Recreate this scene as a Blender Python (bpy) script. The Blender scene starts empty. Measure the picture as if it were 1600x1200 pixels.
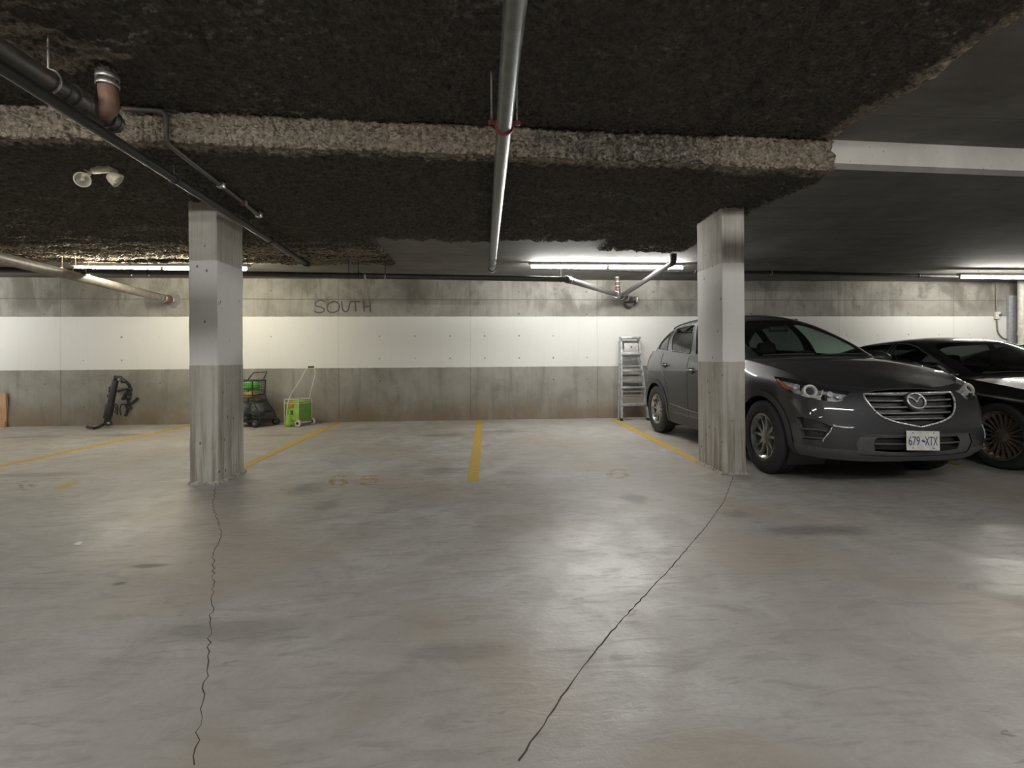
import bpy, bmesh, math, random
import numpy as np
from mathutils import Vector, Matrix
from mathutils.geometry import delaunay_2d_cdt

random.seed(7)
RNG = np.random.default_rng(11)
scene = bpy.context.scene
COL = scene.collection

# ------------------------------------------------------------------ camera
F = 800.0                      # focal length in pixels of the 1600 px frame
HOR = 561.0                    # row of the horizon at the middle of the frame
YAW = math.radians(4.0)
ROLL = 0.00625
CAM = Vector((0, 0, 1.15))
fwd = Vector((math.sin(YAW), math.cos(YAW), 0))
r0 = Vector((math.cos(YAW), -math.sin(YAW), 0))
rgt = (r0 - ROLL * Vector((0, 0, 1))).normalized()
upv = rgt.cross(fwd).normalized()
cd = bpy.data.cameras.new('camera')
cd.sensor_width = 36.0
cd.lens = 36.0 * F / 1600.0
cd.shift_y = (HOR - 600.0) / 1600.0
cd.clip_start = 0.05
cam = bpy.data.objects.new('camera', cd)
cam.matrix_world = Matrix(((rgt.x, upv.x, -fwd.x, CAM.x), (rgt.y, upv.y, -fwd.y, CAM.y), (rgt.z, upv.z, -fwd.z, CAM.z), (0, 0, 0, 1)))
COL.objects.link(cam)
scene.camera = cam

# ------------------------------------------------------------------ world, exposure, light levels
w = bpy.data.worlds.new('world')
scene.world = w
w.use_nodes = True
w.node_tree.nodes['Background'].inputs[0].default_value = (0.5, 0.5, 0.5, 1)
w.node_tree.nodes['Background'].inputs[1].default_value = 0.02
vs = scene.view_settings
vs.view_transform = 'Standard'
vs.look = 'None'
vs.gamma = 1.0
vs.use_curve_mapping = False
vs.exposure = 0.2
scene.cycles.use_denoising = True
scene.cycles.max_bounces = 8
scene.cycles.diffuse_bounces = 6
scene.cycles.transparent_max_bounces = 12
scene.cycles.sample_clamp_indirect = 4.0
WALL_TUBE = 255.0              # emission of the tubes along the back wall
BACK_TUBE = 30.0               # emission of the bare tubes far behind
AISLE_TUBE = 205.0             # emission of the tubes over the drive aisle

WY = 9.72                      # back wall plane
LOWZ = 2.66                    # slab over the stalls
UPZ = 2.88                     # slab over the aisle
STEPY = 3.76                   # where the slab steps down (at x = 0)
SKEW = 0.045                   # the step runs slightly askew to the wall


def ray(px, py):
    return fwd + rgt * ((px - 800.0) / F) - upv * ((py - HOR) / F)


def hit_z(px, py, z=0.0):
    d = ray(px, py)
    return CAM + d * ((z - CAM.z) / d.z)


def hit_y(px, py, y=WY):
    d = ray(px, py)
    return CAM + d * ((y - CAM.y) / d.y)


def hit_x(px, py, x):
    d = ray(px, py)
    return CAM + d * ((x - CAM.x) / d.x)


def project(p):
    q = Vector(p) - CAM
    z = q.dot(fwd)
    return 800 + F * q.dot(rgt) / z, HOR - F * q.dot(upv) / z


# ------------------------------------------------------------------ node helpers
class NT:
    def __init__(self, name):
        self.m = bpy.data.materials.new(name)
        self.m.use_nodes = True
        self.t = self.m.node_tree
        self.n = self.t.nodes
        self.b = self.n['Principled BSDF']
        self.out = self.n['Material Output']

    def new(self, typ, **kw):
        nd = self.n.new(typ)
        for k, v in kw.items():
            setattr(nd, k, v)
        return nd

    def link(self, a, b):
        self.t.links.new(a, b)

    def put(self, sock, val):
        if isinstance(val, bpy.types.NodeSocket):
            self.link(val, sock)
        elif val is not None:
            if hasattr(sock, 'default_value') and hasattr(sock.default_value, '__len__') and not hasattr(val, '__len__'):
                val = (val,) * len(sock.default_value)
            if hasattr(val, '__len__') and len(val) == 3 and len(sock.default_value) == 4:
                val = (*val, 1)
            sock.default_value = val

    def pos(self):
        return self.new('ShaderNodeNewGeometry').outputs['Position']

    def obj(self):
        return self.new('ShaderNodeTexCoord').outputs['Object']

    def math(self, op, a, b=None, c=None, clamp=False):
        nd = self.new('ShaderNodeMath', operation=op, use_clamp=clamp)
        self.put(nd.inputs[0], a)
        if b is not None:
            self.put(nd.inputs[1], b)
        if c is not None:
            self.put(nd.inputs[2], c)
        return nd.outputs[0]

    def vmath(self, op, a, b=None):
        nd = self.new('ShaderNodeVectorMath', operation=op)
        self.put(nd.inputs[0], a)
        if b is not None:
            self.put(nd.inputs[1], b)
        return nd.outputs['Value' if op in ('LENGTH', 'DISTANCE', 'DOT_PRODUCT') else 'Vector']

    def xyz(self, v):
        nd = self.new('ShaderNodeSeparateXYZ')
        self.link(v, nd.inputs[0])
        return nd.outputs

    def noise(self, v, scale, detail=4.0, rough=0.55, dist=0.0):
        nd = self.new('ShaderNodeTexNoise')
        self.link(v, nd.inputs['Vector'])
        nd.inputs['Scale'].default_value = scale
        nd.inputs['Detail'].default_value = detail
        nd.inputs['Roughness'].default_value = rough
        nd.inputs['Distortion'].default_value = dist
        return nd.outputs[0]

    def vor(self, v, scale, feature='F1'):
        nd = self.new('ShaderNodeTexVoronoi', feature=feature)
        self.link(v, nd.inputs['Vector'])
        nd.inputs['Scale'].default_value = scale
        return nd.outputs['Distance']

    def ramp(self, v, lo, hi, a=0.0, b=1.0, smooth=True):
        nd = self.new('ShaderNodeMapRange', interpolation_type='SMOOTHSTEP' if smooth else 'LINEAR')
        self.put(nd.inputs[0], v)
        for i, x in enumerate((lo, hi, a, b)):
            nd.inputs[i + 1].default_value = x
        return nd.outputs[0]

    def mix(self, f, a, b, blend='MIX'):
        nd = self.new('ShaderNodeMix', data_type='RGBA', blend_type=blend)
        self.put(nd.inputs[0], f)
        self.put(nd.inputs[6], a)
        self.put(nd.inputs[7], b)
        return nd.outputs[2]

    def bump(self, h, strength=0.3, dist=0.02, normal=None):
        nd = self.new('ShaderNodeBump')
        nd.inputs['Strength'].default_value = strength
        nd.inputs['Distance'].default_value = dist
        self.link(h, nd.inputs['Height'])
        if normal is not None:
            self.link(normal, nd.inputs['Normal'])
        return nd.outputs[0]

    def set(self, **kw):
        kw = {k: v for k, v in kw.items() if v is not None}
        names = dict(col='Base Color', rough='Roughness', metal='Metallic', normal='Normal', spec='Specular IOR Level',
                     coat='Coat Weight', coatr='Coat Roughness', emit='Emission Color', estr='Emission Strength', alpha='Alpha', ior='IOR')
        for k, v in kw.items():
            self.put(self.b.inputs[names[k]], v)
        return self.m


def plain(name, col, rough=0.5, metal=0.0, var=0.12, scale=18.0, coat=0.0, bump=0.0):
    t = NT(name)
    o = t.obj()
    n = t.noise(o, scale, 4)
    dark = tuple(c * (1 - var) for c in col)
    lite = tuple(min(1, c * (1 + var)) for c in col)
    kw = dict(col=t.mix(t.ramp(n, 0.3, 0.7), dark, lite), rough=t.ramp(n, 0.2, 0.8, max(0.02, rough - 0.06), min(1, rough + 0.06)), metal=metal, coat=coat)
    if bump:
        kw['normal'] = t.bump(t.noise(o, scale * 6, 3), bump, 0.004)
    return t.set(**kw)


# ------------------------------------------------------------------ mesh helpers
def link(name, verts, faces, mat=None, parent=None, smooth=False):
    me = bpy.data.meshes.new(name)
    me.from_pydata([tuple(v) for v in verts], [], faces)
    me.update()
    if smooth:
        me.polygons.foreach_set('use_smooth', [True] * len(me.polygons))
    o = bpy.data.objects.new(name, me)
    COL.objects.link(o)
    if mat:
        me.materials.append(mat)
    if parent is not None:
        o.parent = parent
    return o


def from_bm(name, bm, mat=None, parent=None, smooth=False, angle=None):
    me = bpy.data.meshes.new(name)
    bm.normal_update()
    bm.to_mesh(me)
    bm.free()
    if smooth:
        me.polygons.foreach_set('use_smooth', [True] * len(me.polygons))
        if angle:
            me.set_sharp_from_angle(angle=math.radians(angle))
    o = bpy.data.objects.new(name, me)
    COL.objects.link(o)
    if mat:
        me.materials.append(mat)
    if parent is not None:
        o.parent = parent
    return o


def empty(name, loc=(0, 0, 0), rz=0.0):
    o = bpy.data.objects.new(name, None)
    COL.objects.link(o)
    o.location = loc
    o.rotation_euler = (0, 0, rz)
    o.empty_display_size = 0.1
    return o


def tag(o, label=None, cat=None, group=None, kind=None):
    if label:
        o['label'] = label
    if cat:
        o['category'] = cat
    if group:
        o['group'] = group
    if kind:
        o['kind'] = kind
    return o


def bm_box(bm, lo, hi, bevel=0.0, seg=2, mat=None):
    lo, hi = Vector(lo), Vector(hi)
    g = bmesh.ops.create_cube(bm, size=1.0)
    vs_ = g['verts']
    s = hi - lo
    c = (hi + lo) / 2
    for v in vs_:
        v.co = Vector((v.co.x * s.x, v.co.y * s.y, v.co.z * s.z)) + c
        if mat is not None:
            v.co = mat @ v.co
    if bevel:
        es = list({e for v in vs_ for e in v.link_edges})
        bmesh.ops.bevel(bm, geom=es, offset=bevel, segments=seg, affect='EDGES', profile=0.5)


def box(name, lo, hi, mat, parent=None, bevel=0.0, seg=2, xf=None):
    bm = bmesh.new()
    bm_box(bm, lo, hi, bevel, seg, xf)
    return from_bm(name, bm, mat, parent, smooth=bool(bevel), angle=40 if bevel else None)


def tube_data(pts, rad, sides=16, caps=True, flat=1.0):
    """tube along pts; rad a number or one per point"""
    pts = [Vector(p) for p in pts]
    n = len(pts)
    rads = [rad] * n if not hasattr(rad, '__len__') else list(rad)
    tang = []
    for i in range(n):
        a = pts[min(i + 1, n - 1)] - pts[max(i - 1, 0)]
        tang.append(a.normalized() if a.length > 1e-9 else Vector((0, 0, 1)))
    ref = Vector((0, 0, 1)) if abs(tang[0].z) < 0.9 else Vector((1, 0, 0))
    nrm = (ref - tang[0] * ref.dot(tang[0])).normalized()
    V, Fc = [], []
    for i in range(n):
        if i:
            q = tang[i - 1].rotation_difference(tang[i])
            nrm = q @ nrm
            nrm = (nrm - tang[i] * nrm.dot(tang[i])).normalized()
        bi = tang[i].cross(nrm)
        for k in range(sides):
            a = 2 * math.pi * k / sides
            V.append(pts[i] + (nrm * math.cos(a) * flat + bi * math.sin(a)) * rads[i])
    for i in range(n - 1):
        for k in range(sides):
            k2 = (k + 1) % sides
            Fc.append((i * sides + k, i * sides + k2, (i + 1) * sides + k2, (i + 1) * sides + k))
    if caps:
        Fc.append(tuple(range(sides - 1, -1, -1)))
        Fc.append(tuple(range((n - 1) * sides, n * sides)))
    return V, Fc


def tube(name, pts, rad, mat, parent=None, sides=16, caps=True, flat=1.0):
    V, Fc = tube_data(pts, rad, sides, caps, flat)
    o = link(name, V, Fc, mat, parent, smooth=True)
    o.data.set_sharp_from_angle(angle=math.radians(50))
    return o


def bend(pts, r, seg=6):
    """round the corners of a polyline"""
    pts = [Vector(p) for p in pts]
    out = [pts[0]]
    for i in range(1, len(pts) - 1):
        a, b, c = pts[i - 1], pts[i], pts[i + 1]
        d1 = (a - b)
        d2 = (c - b)
        rr = min(r, d1.length * 0.49, d2.length * 0.49)
        p1 = b + d1.normalized() * rr
        p2 = b + d2.normalized() * rr
        for k in range(seg + 1):
            t = k / seg
            out.append(p1 * (1 - t) ** 2 + b * 2 * t * (1 - t) + p2 * t * t)
    out.append(pts[-1])
    return out


def lathe_data(profile, sides=32, axis='x'):
    """profile: (distance along axis, radius)"""
    V, Fc = [], []
    for a_, r_ in profile:
        for k in range(sides):
            a = 2 * math.pi * k / sides
            c, s = math.cos(a) * r_, math.sin(a) * r_
            V.append((a_, c, s) if axis == 'x' else ((c, a_, s) if axis == 'y' else (c, s, a_)))
    n = len(profile)
    for i in range(n - 1):
        for k in range(sides):
            k2 = (k + 1) % sides
            f = (i * sides + k, i * sides + k2, (i + 1) * sides + k2, (i + 1) * sides + k)
            Fc.append(f if axis != 'y' else f[::-1])
    return V, Fc


def ring_on(name, p, d, r, half, mat, parent, sides=20, lip=0.0):
    """a coupling band around a pipe at p, pipe direction d"""
    p, d = Vector(p), Vector(d).normalized()
    if lip:
        pts = [p - d * half, p - d * half * 0.62, p - d * half * 0.55, p + d * half * 0.55, p + d * half * 0.62, p + d * half]
        return tube(name, pts, [r + lip, r + lip, r, r, r + lip, r + lip], mat, parent, sides)
    return tube(name, [p - d * half, p - d * half * 0.8, p + d * half * 0.8, p + d * half], [r * 0.96, r, r, r * 0.96], mat, parent, sides)


def ribbon(name, pts, width, mat, parent=None, normal=(0, 0, 1), thick=0.002, closed=False):
    """flat painted stroke of given width lying on a plane with the given normal"""
    pts = [Vector(p) for p in pts]
    N = Vector(normal)
    n = len(pts)
    L, R = [], []
    for i in range(n):
        if closed:
            a = pts[(i + 1) % n] - pts[i - 1]
        else:
            a = pts[min(i + 1, n - 1)] - pts[max(i - 1, 0)]
        s = a.normalized().cross(N)
        wd = width[i] if hasattr(width, '__len__') else width
        L.append(pts[i] + s * wd / 2)
        R.append(pts[i] - s * wd / 2)
    V = L + R + [p + N * thick for p in L] + [p + N * thick for p in R]
    Fc = []
    for i in range(n if closed else n - 1):
        j = (i + 1) % n
        Fc += [(2 * n + i, 2 * n + j, 3 * n + j, 3 * n + i), (i, j, 2 * n + j, 2 * n + i), (n + j, n + i, 3 * n + i, 3 * n + j)]
    o = link(name, V, Fc, mat, parent)
    bm = bmesh.new()
    bm.from_mesh(o.data)
    bmesh.ops.recalc_face_normals(bm, faces=bm.faces)
    bm.to_mesh(o.data)
    bm.free()
    return o


def smooth_line(pts, n=8):
    pts = [np.array(p, float) for p in pts]
    P = [2 * pts[0] - pts[1]] + pts + [2 * pts[-1] - pts[-2]]
    out = []
    for i in range(1, len(P) - 2):
        for k in range(n):
            t = k / n
            a, b, c, d = P[i - 1], P[i], P[i + 1], P[i + 2]
            out.append(0.5 * (2 * b + (c - a) * t + (2 * a - 5 * b + 4 * c - d) * t * t + (3 * b - a - 3 * c + d) * t ** 3))
    out.append(pts[-1])
    return out


# value noise on arrays, for real relief
_PERM = RNG.random((256, 256))


def vnoise(x, y):
    xi, yi = np.floor(x).astype(int), np.floor(y).astype(int)
    fx, fy = x - xi, y - yi
    fx = fx * fx * (3 - 2 * fx)
    fy = fy * fy * (3 - 2 * fy)
    g = lambda a, b: _PERM[a % 256, b % 256]
    return (g(xi, yi) * (1 - fx) + g(xi + 1, yi) * fx) * (1 - fy) + (g(xi, yi + 1) * (1 - fx) + g(xi + 1, yi + 1) * fx) * fy


def worley(x, y):
    xi, yi = np.floor(x).astype(int), np.floor(y).astype(int)
    best = np.full(x.shape, 9.0)
    for i in (-1, 0, 1):
        for j in (-1, 0, 1):
            cx = xi + i + _PERM[(xi + i) % 256, (yi + j) % 256]
            cy = yi + j + _PERM[(yi + j + 91) % 256, (xi + i + 37) % 256]
            best = np.minimum(best, (cx - x) ** 2 + (cy - y) ** 2)
    return np.sqrt(best)


def fbm(x, y, o=4, gain=0.5):
    s, a, t = 0, 1.0, 0
    for k in range(o):
        s = s + a * vnoise(x * 2 ** k + 17.3 * k, y * 2 ** k + 5.1 * k)
        t += a
        a *= gain
    return s / t


# ------------------------------------------------------------------ surface materials
def mat_floor():
    t = NT('floor_concrete')
    p = t.pos()
    big = t.noise(p, 0.55, 5, 0.6, 0.6)
    mid = t.noise(p, 2.3, 6, 0.62, 0.8)
    fine = t.noise(p, 40, 4, 0.7)
    stretch = t.vmath('MULTIPLY', p, (1.0, 4.0, 1.0))
    streak = t.noise(stretch, 3.5, 6, 0.65, 1.2)
    c = t.mix(t.ramp(big, 0.35, 0.68), (0.40, 0.38, 0.35), (0.50, 0.50, 0.49))
    c = t.mix(t.ramp(mid, 0.38, 0.66, 0, 0.75), c, (0.34, 0.315, 0.285))
    c = t.mix(t.ramp(streak, 0.48, 0.68, 0, 0.6), c, (0.27, 0.255, 0.24))
    c = t.mix(t.ramp(fine, 0.3, 0.75, 0, 0.35), c, (0.30, 0.29, 0.275))
    # rusty brown tint towards the left and the middle of the aisle
    tint = t.noise(p, 0.8, 3, 0.5)
    c = t.mix(t.ramp(tint, 0.46, 0.62, 0, 0.6), c, (0.345, 0.295, 0.235))
    # stains with a shape of their own, and a wide dark spot under the SUV nose
    spots = [(990, 778, 0.13, 0.17, 0.95), (1275, 828, 0.5, 0.13, 0.5), (1150, 803, 0.12, 0.12, 0.4), (690, 680, 0.45, 0.22, 0.55),
             (785, 674, 0.4, 0.16, 0.5), (690, 735, 0.22, 0.3, 0.45), (815, 735, 0.3, 0.25, 0.4), (235, 884, 0.12, 0.035, 0.75),
             (187, 912, 0.04, 0.03, 0.7), (180, 680, 0.35, 0.14, 0.55), (40, 683, 0.5, 0.14, 0.5), (60, 742, 0.6, 0.12, 0.45), (440, 680, 0.4, 0.15, 0.45),
             (480, 765, 0.22, 0.25, 0.5), (512, 790, 0.12, 0.16, 0.4), (370, 985, 0.5, 0.12, 0.35), (700, 1020, 0.3, 0.08, 0.3), (1340, 740, 0.9, 0.5, 0.55), (550, 672, 0.35, 0.12, 0.4)]
    wob = t.noise(p, 5.0, 4, 0.6)
    for px, py, rx, ry, s in spots:
        q = hit_z(px, py)
        d = t.vmath('LENGTH', t.vmath('DIVIDE', t.vmath('SUBTRACT', p, tuple(q)), (rx, ry, 1)))
        d = t.math('ADD', d, t.math('MULTIPLY', t.math('SUBTRACT', wob, 0.5), 1.3))
        c = t.mix(t.ramp(d, 0.35, 1.15, s, 0.0), c, (0.085, 0.078, 0.07))
    scr = t.noise(t.vmath('MULTIPLY', p, (7.0, 26.0, 1.0)), 1.0, 3, 0.6, 0.5)
    gate = t.noise(p, 1.1, 2, 0.5)
    c = t.mix(t.math('MULTIPLY', t.ramp(scr, 0.64, 0.72, 0, 0.6), t.ramp(gate, 0.48, 0.6)), c, (0.13, 0.12, 0.115))
    rough = t.math('ADD', t.ramp(mid, 0.25, 0.75, 0.29, 0.47), t.ramp(streak, 0.4, 0.8, 0.0, 0.14))
    h = t.math('ADD', t.math('MULTIPLY', streak, 0.5), t.math('MULTIPLY', fine, 0.25))
    return t.set(col=c, rough=rough, spec=0.5, normal=t.bump(h, 0.38, 0.012))


def concrete_base(t, p, lo, hi, vert=True):
    """grey formed concrete; returns colour and height"""
    n1 = t.noise(p, 1.3, 5, 0.6, 0.5)
    n2 = t.noise(p, 22, 4, 0.65)
    v = t.vmath('MULTIPLY', p, (9.0, 9.0, 0.8) if vert else (0.8, 7.0, 1.0))
    s = t.noise(v, 1.0, 5, 0.6, 0.3)
    c = t.mix(t.ramp(n1, 0.3, 0.7), lo, hi)
    c = t.mix(t.ramp(s, 0.45, 0.75, 0, 0.45), c, tuple(x * 0.62 for x in lo))
    c = t.mix(t.ramp(n2, 0.55, 0.8, 0, 0.25), c, tuple(x * 0.6 for x in lo))
    h = t.math('ADD', t.math('MULTIPLY', n2, 0.5), t.math('MULTIPLY', s, 0.5))
    return c, h, n1, s


def pits(t, p, scale, size):
    d = t.vor(p, scale)
    return t.ramp(d, size * 0.6, size, 1.0, 0.0)


def mat_wall():
    t = NT('wall_painted_concrete')
    p = t.pos()
    x, y, z = t.xyz(p)
    c, h, n1, s = concrete_base(t, p, (0.215, 0.205, 0.178), (0.33, 0.32, 0.29))
    # dark weathering blotches below the slab, brown dirt at the foot
    blot = t.noise(t.vmath('MULTIPLY', p, (1.6, 1, 1.0)), 1.1, 5, 0.65, 0.7)
    up = t.math('MULTIPLY', t.ramp(z, 1.96, 2.2), t.ramp(blot, 0.46, 0.66, 0, 0.75))
    c = t.mix(up, c, (0.125, 0.117, 0.10))
    foot = t.math('MULTIPLY', t.ramp(z, 0.05, 0.55, 1, 0), t.ramp(blot, 0.3, 0.6, 0.25, 0.8))
    c = t.mix(foot, c, (0.215, 0.16, 0.105))
    # horizontal board joint and vertical form joints
    wig = t.math('MULTIPLY', t.noise(p, 2.0, 2), 0.02)
    j = t.ramp(t.math('ABSOLUTE', t.math('SUBTRACT', t.math('ADD', z, wig), 2.29)), 0.004, 0.014, 1, 0)
    fx = t.math('ABSOLUTE', t.math('SUBTRACT', t.math('FRACT', t.math('DIVIDE', t.math('ADD', x, 40.37), 2.44)), 0.5))
    jv = t.ramp(fx, 0.0015, 0.005, 1, 0)
    joint = t.math('MAXIMUM', j, t.math('MULTIPLY', jv, 0.8))
    c = t.mix(t.math('MULTIPLY', joint, 0.55), c, (0.10, 0.095, 0.085))
    # tie holes in a grid
    gx = t.math('SUBTRACT', t.math('FRACT', t.math('DIVIDE', t.math('ADD', x, 40.12), 0.655)), 0.5)
    gz = t.math('SUBTRACT', t.math('FRACT', t.math('DIVIDE', t.math('ADD', z, 0.30), 0.42)), 0.5)
    rr = t.math('SQRT', t.math('ADD', t.math('POWER', t.math('MULTIPLY', gx, 0.655), 2), t.math('POWER', t.math('MULTIPLY', gz, 0.42), 2)))
    tie = t.ramp(t.math('ADD', rr, t.math('MULTIPLY', t.math('SUBTRACT', t.noise(p, 14, 2), 0.5), 0.03)), 0.009, 0.019, 1, 0)
    tie = t.math('MULTIPLY', tie, t.ramp(t.noise(p, 0.9, 1), 0.42, 0.55))
    # white band
    edge = t.math('MULTIPLY', t.math('SUBTRACT', t.noise(p, 9, 3), 0.5), 0.012)
    ze = t.math('ADD', z, edge)
    band = t.math('MULTIPLY', t.ramp(ze, 0.998, 1.006), t.ramp(ze, 1.955, 1.963, 1, 0))
    white = t.mix(t.ramp(s, 0.5, 0.8, 0, 0.25), (0.66, 0.66, 0.63), (0.55, 0.545, 0.515))
    white = t.mix(t.math('MULTIPLY', joint, 0.25), white, (0.4, 0.39, 0.36))
    c = t.mix(band, c, white)
    c = t.mix(t.math('MULTIPLY', tie, 0.7), c, (0.11, 0.105, 0.10))
    hh = t.math('SUBTRACT', h, t.math('ADD', t.math('MULTIPLY', tie, 2.0), t.math('MULTIPLY', joint, 1.2)))
    return t.set(col=c, rough=t.ramp(band, 0, 1, 0.85, 0.6, False), spec=0.25, normal=t.bump(hh, 0.35, 0.012))


def mat_column():
    t = NT('column_painted_concrete')
    p = t.pos()
    x, y, z = t.xyz(p)
    v = t.vmath('MULTIPLY', p, (26.0, 26.0, 1.0))
    grain = t.noise(v, 1.0, 6, 0.65, 0.4)
    c, h, n1, s = concrete_base(t, p, (0.42, 0.395, 0.345), (0.57, 0.555, 0.51))
    c = t.mix(t.ramp(grain, 0.42, 0.72, 0, 0.5), c, (0.27, 0.24, 0.195))
    foot = t.math('MULTIPLY', t.ramp(z, 0.1, 0.8, 1, 0), t.ramp(grain, 0.45, 0.6, 0, 0.5))
    c = t.mix(foot, c, (0.17, 0.125, 0.095))
    edge = t.math('MULTIPLY', t.math('SUBTRACT', t.noise(p, 12, 3), 0.5), 0.02)
    ze = t.math('ADD', z, edge)
    band = t.math('MULTIPLY', t.ramp(ze, 1.106, 1.114), t.ramp(ze, 2.081, 2.089, 1, 0))
    c = t.mix(band, c, t.mix(t.ramp(grain, 0.5, 0.8, 0, 0.3), (0.70, 0.70, 0.675), (0.58, 0.575, 0.545)))
    pit = pits(t, t.vmath('MULTIPLY', p, (1.0, 1.0, 0.7)), 9.0, 0.11)
    c = t.mix(t.math('MULTIPLY', pit, 0.75), c, (0.10, 0.09, 0.08))
    hh = t.math('SUBTRACT', t.math('ADD', h, grain), t.math('MULTIPLY', pit, 2.5))
    return t.set(col=c, rough=0.8, spec=0.25, normal=t.bump(hh, 0.35, 0.008))


def mat_ceiling():
    t = NT('ceiling_concrete')
    p = t.pos()
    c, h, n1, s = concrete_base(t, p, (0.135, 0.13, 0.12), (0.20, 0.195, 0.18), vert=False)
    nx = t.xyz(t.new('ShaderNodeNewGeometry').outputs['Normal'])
    face = t.ramp(t.math('ABSOLUTE', nx[2]), 0.5, 0.8, 1, 0)      # upright beam side paler, underside darker: how the lamps fall, put into colour
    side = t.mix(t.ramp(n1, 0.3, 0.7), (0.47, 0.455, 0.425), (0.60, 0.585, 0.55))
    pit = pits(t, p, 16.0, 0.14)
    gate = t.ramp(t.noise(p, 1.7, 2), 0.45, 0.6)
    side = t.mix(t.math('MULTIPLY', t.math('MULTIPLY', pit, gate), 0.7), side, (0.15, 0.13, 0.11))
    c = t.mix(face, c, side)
    x, y, z = t.xyz(p)
    seams = None
    for off, per in ((0.31, 1.22),):
        fx = t.math('ABSOLUTE', t.math('SUBTRACT', t.math('FRACT', t.math('DIVIDE', t.math('ADD', y, off + 20), per)), 0.5))
        seams = t.ramp(fx, 0.002, 0.006, 1, 0)
    c = t.mix(t.math('MULTIPLY', seams, 0.35), c, (0.07, 0.065, 0.06))
    return t.set(col=c, rough=0.85, spec=0.2, normal=t.bump(t.math('SUBTRACT', h, seams), 0.35, 0.012))


def mat_foam():
    t = NT('sprayed_insulation')
    p = t.pos()
    at = t.new('ShaderNodeAttribute', attribute_name='clean_or_lit')
    clean_or_lit = at.outputs['Fac']
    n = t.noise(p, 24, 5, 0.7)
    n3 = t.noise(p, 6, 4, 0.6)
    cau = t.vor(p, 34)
    k = t.math('ADD', clean_or_lit, t.math('MULTIPLY', t.math('SUBTRACT', n, 0.5), 1.1))
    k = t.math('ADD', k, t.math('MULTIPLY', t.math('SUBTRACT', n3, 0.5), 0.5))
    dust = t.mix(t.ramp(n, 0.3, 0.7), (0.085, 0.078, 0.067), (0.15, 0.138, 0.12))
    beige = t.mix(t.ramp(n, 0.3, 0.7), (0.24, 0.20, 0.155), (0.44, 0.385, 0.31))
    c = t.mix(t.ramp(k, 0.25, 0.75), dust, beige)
    h = t.math('SUBTRACT', t.math('MULTIPLY', n, 0.7), t.math('MULTIPLY', cau, 1.3))
    return t.set(col=c, rough=0.95, spec=0.1, normal=t.bump(h, 1.0, 0.045))


M_FLOOR, M_WALL, M_COLUMN, M_CEIL, M_FOAM = mat_floor(), mat_wall(), mat_column(), mat_ceiling(), mat_foam()


def metal_mat(name, col, rough, metal, rust=0.0, bump=0.08):
    t = NT(name)
    o = t.pos()
    n = t.noise(o, 14, 5, 0.65, 0.4)
    c = t.mix(t.ramp(n, 0.3, 0.75), tuple(x * 0.7 for x in col), tuple(min(1, x * 1.15) for x in col))
    if rust:
        c = t.mix(t.ramp(t.noise(o, 7, 4, 0.6), 0.5, 0.7, 0, rust), c, (0.20, 0.085, 0.05))
    return t.set(col=c, rough=t.ramp(n, 0.2, 0.8, rough - 0.08, rough + 0.12), metal=metal, normal=t.bump(n, bump, 0.003) if bump else None)


M_GALV = metal_mat('galvanised_steel', (0.21, 0.215, 0.215), 0.36, 0.7)
M_DARKPIPE = metal_mat('black_iron', (0.055, 0.053, 0.05), 0.45, 0.3)
M_CAST = metal_mat('cast_iron_pipe', (0.075, 0.068, 0.058), 0.55, 0.25, 0.25)
M_RUSTY = metal_mat('rusty_iron', (0.20, 0.115, 0.085), 0.6, 0.2, 0.7)
M_STEEL = metal_mat('bright_clamp_steel', (0.55, 0.53, 0.50), 0.32, 0.85)
M_GREYPIPE = metal_mat('grey_plastic_pipe', (0.21, 0.19, 0.17), 0.45, 0.0)
M_PURPLE = metal_mat('grey_drain_pipe', (0.095, 0.09, 0.09), 0.42, 0.1)
M_RED = metal_mat('red_clamp', (0.22, 0.03, 0.035), 0.5, 0.1)
M_WHITE = plain('white_plastic', (0.62, 0.60, 0.53), 0.4)
M_CREAM = plain('cream_plastic', (0.60, 0.56, 0.43), 0.45)
M_BLACK = plain('black_plastic', (0.018, 0.018, 0.019), 0.45)
M_RUBBER = plain('tyre_rubber', (0.022, 0.021, 0.02), 0.75, bump=0.2)

# ================================================================== the setting
XL, XR, YB = -12.0, 15.0, -9.0
fl = box('floor', (XL, YB, -0.2), (XR, WY, 0.0), M_FLOOR)
tag(fl, kind='structure')
tag(box('wall_back', (XL, WY, 0), (XR, WY + 0.3, 3.2), M_WALL), kind='structure')
tag(box('wall_left', (XL - 0.3, YB, 0), (XL, WY, 3.2), M_WALL), kind='structure')
tag(box('wall_right', (XR, YB, 0), (XR + 0.3, WY, 3.2), M_WALL), kind='structure')
tag(box('wall_front', (XL, YB - 0.3, 0), (XR, YB, 3.2), M_WALL), kind='structure')

# slab: aisle part high, stall part stepping down, with a chamfered lower edge
ch = 0.035
prof = [(YB, UPZ, 0), (STEPY, UPZ, 1), (STEPY, LOWZ + ch, 1), (STEPY + ch, LOWZ, 1), (WY, LOWZ, 0), (WY, 3.2, 0), (YB, 3.2, 0)]
V = [(XL, y + k * SKEW * XL, z) for y, z, k in prof] + [(XR, y + k * SKEW * XR, z) for y, z, k in prof]
n = len(prof)
Fc = [tuple(range(n)), tuple(range(2 * n - 1, n - 1, -1))] + [(i, i + n, (i + 1) % n + n, (i + 1) % n) for i in range(n)]
ceil = link('ceiling', V, Fc, M_CEIL)
bm = bmesh.new(); bm.from_mesh(ceil.data); bmesh.ops.recalc_face_normals(bm, faces=bm.faces); bm.to_mesh(ceil.data); bm.free()
tag(ceil, kind='structure')

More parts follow.
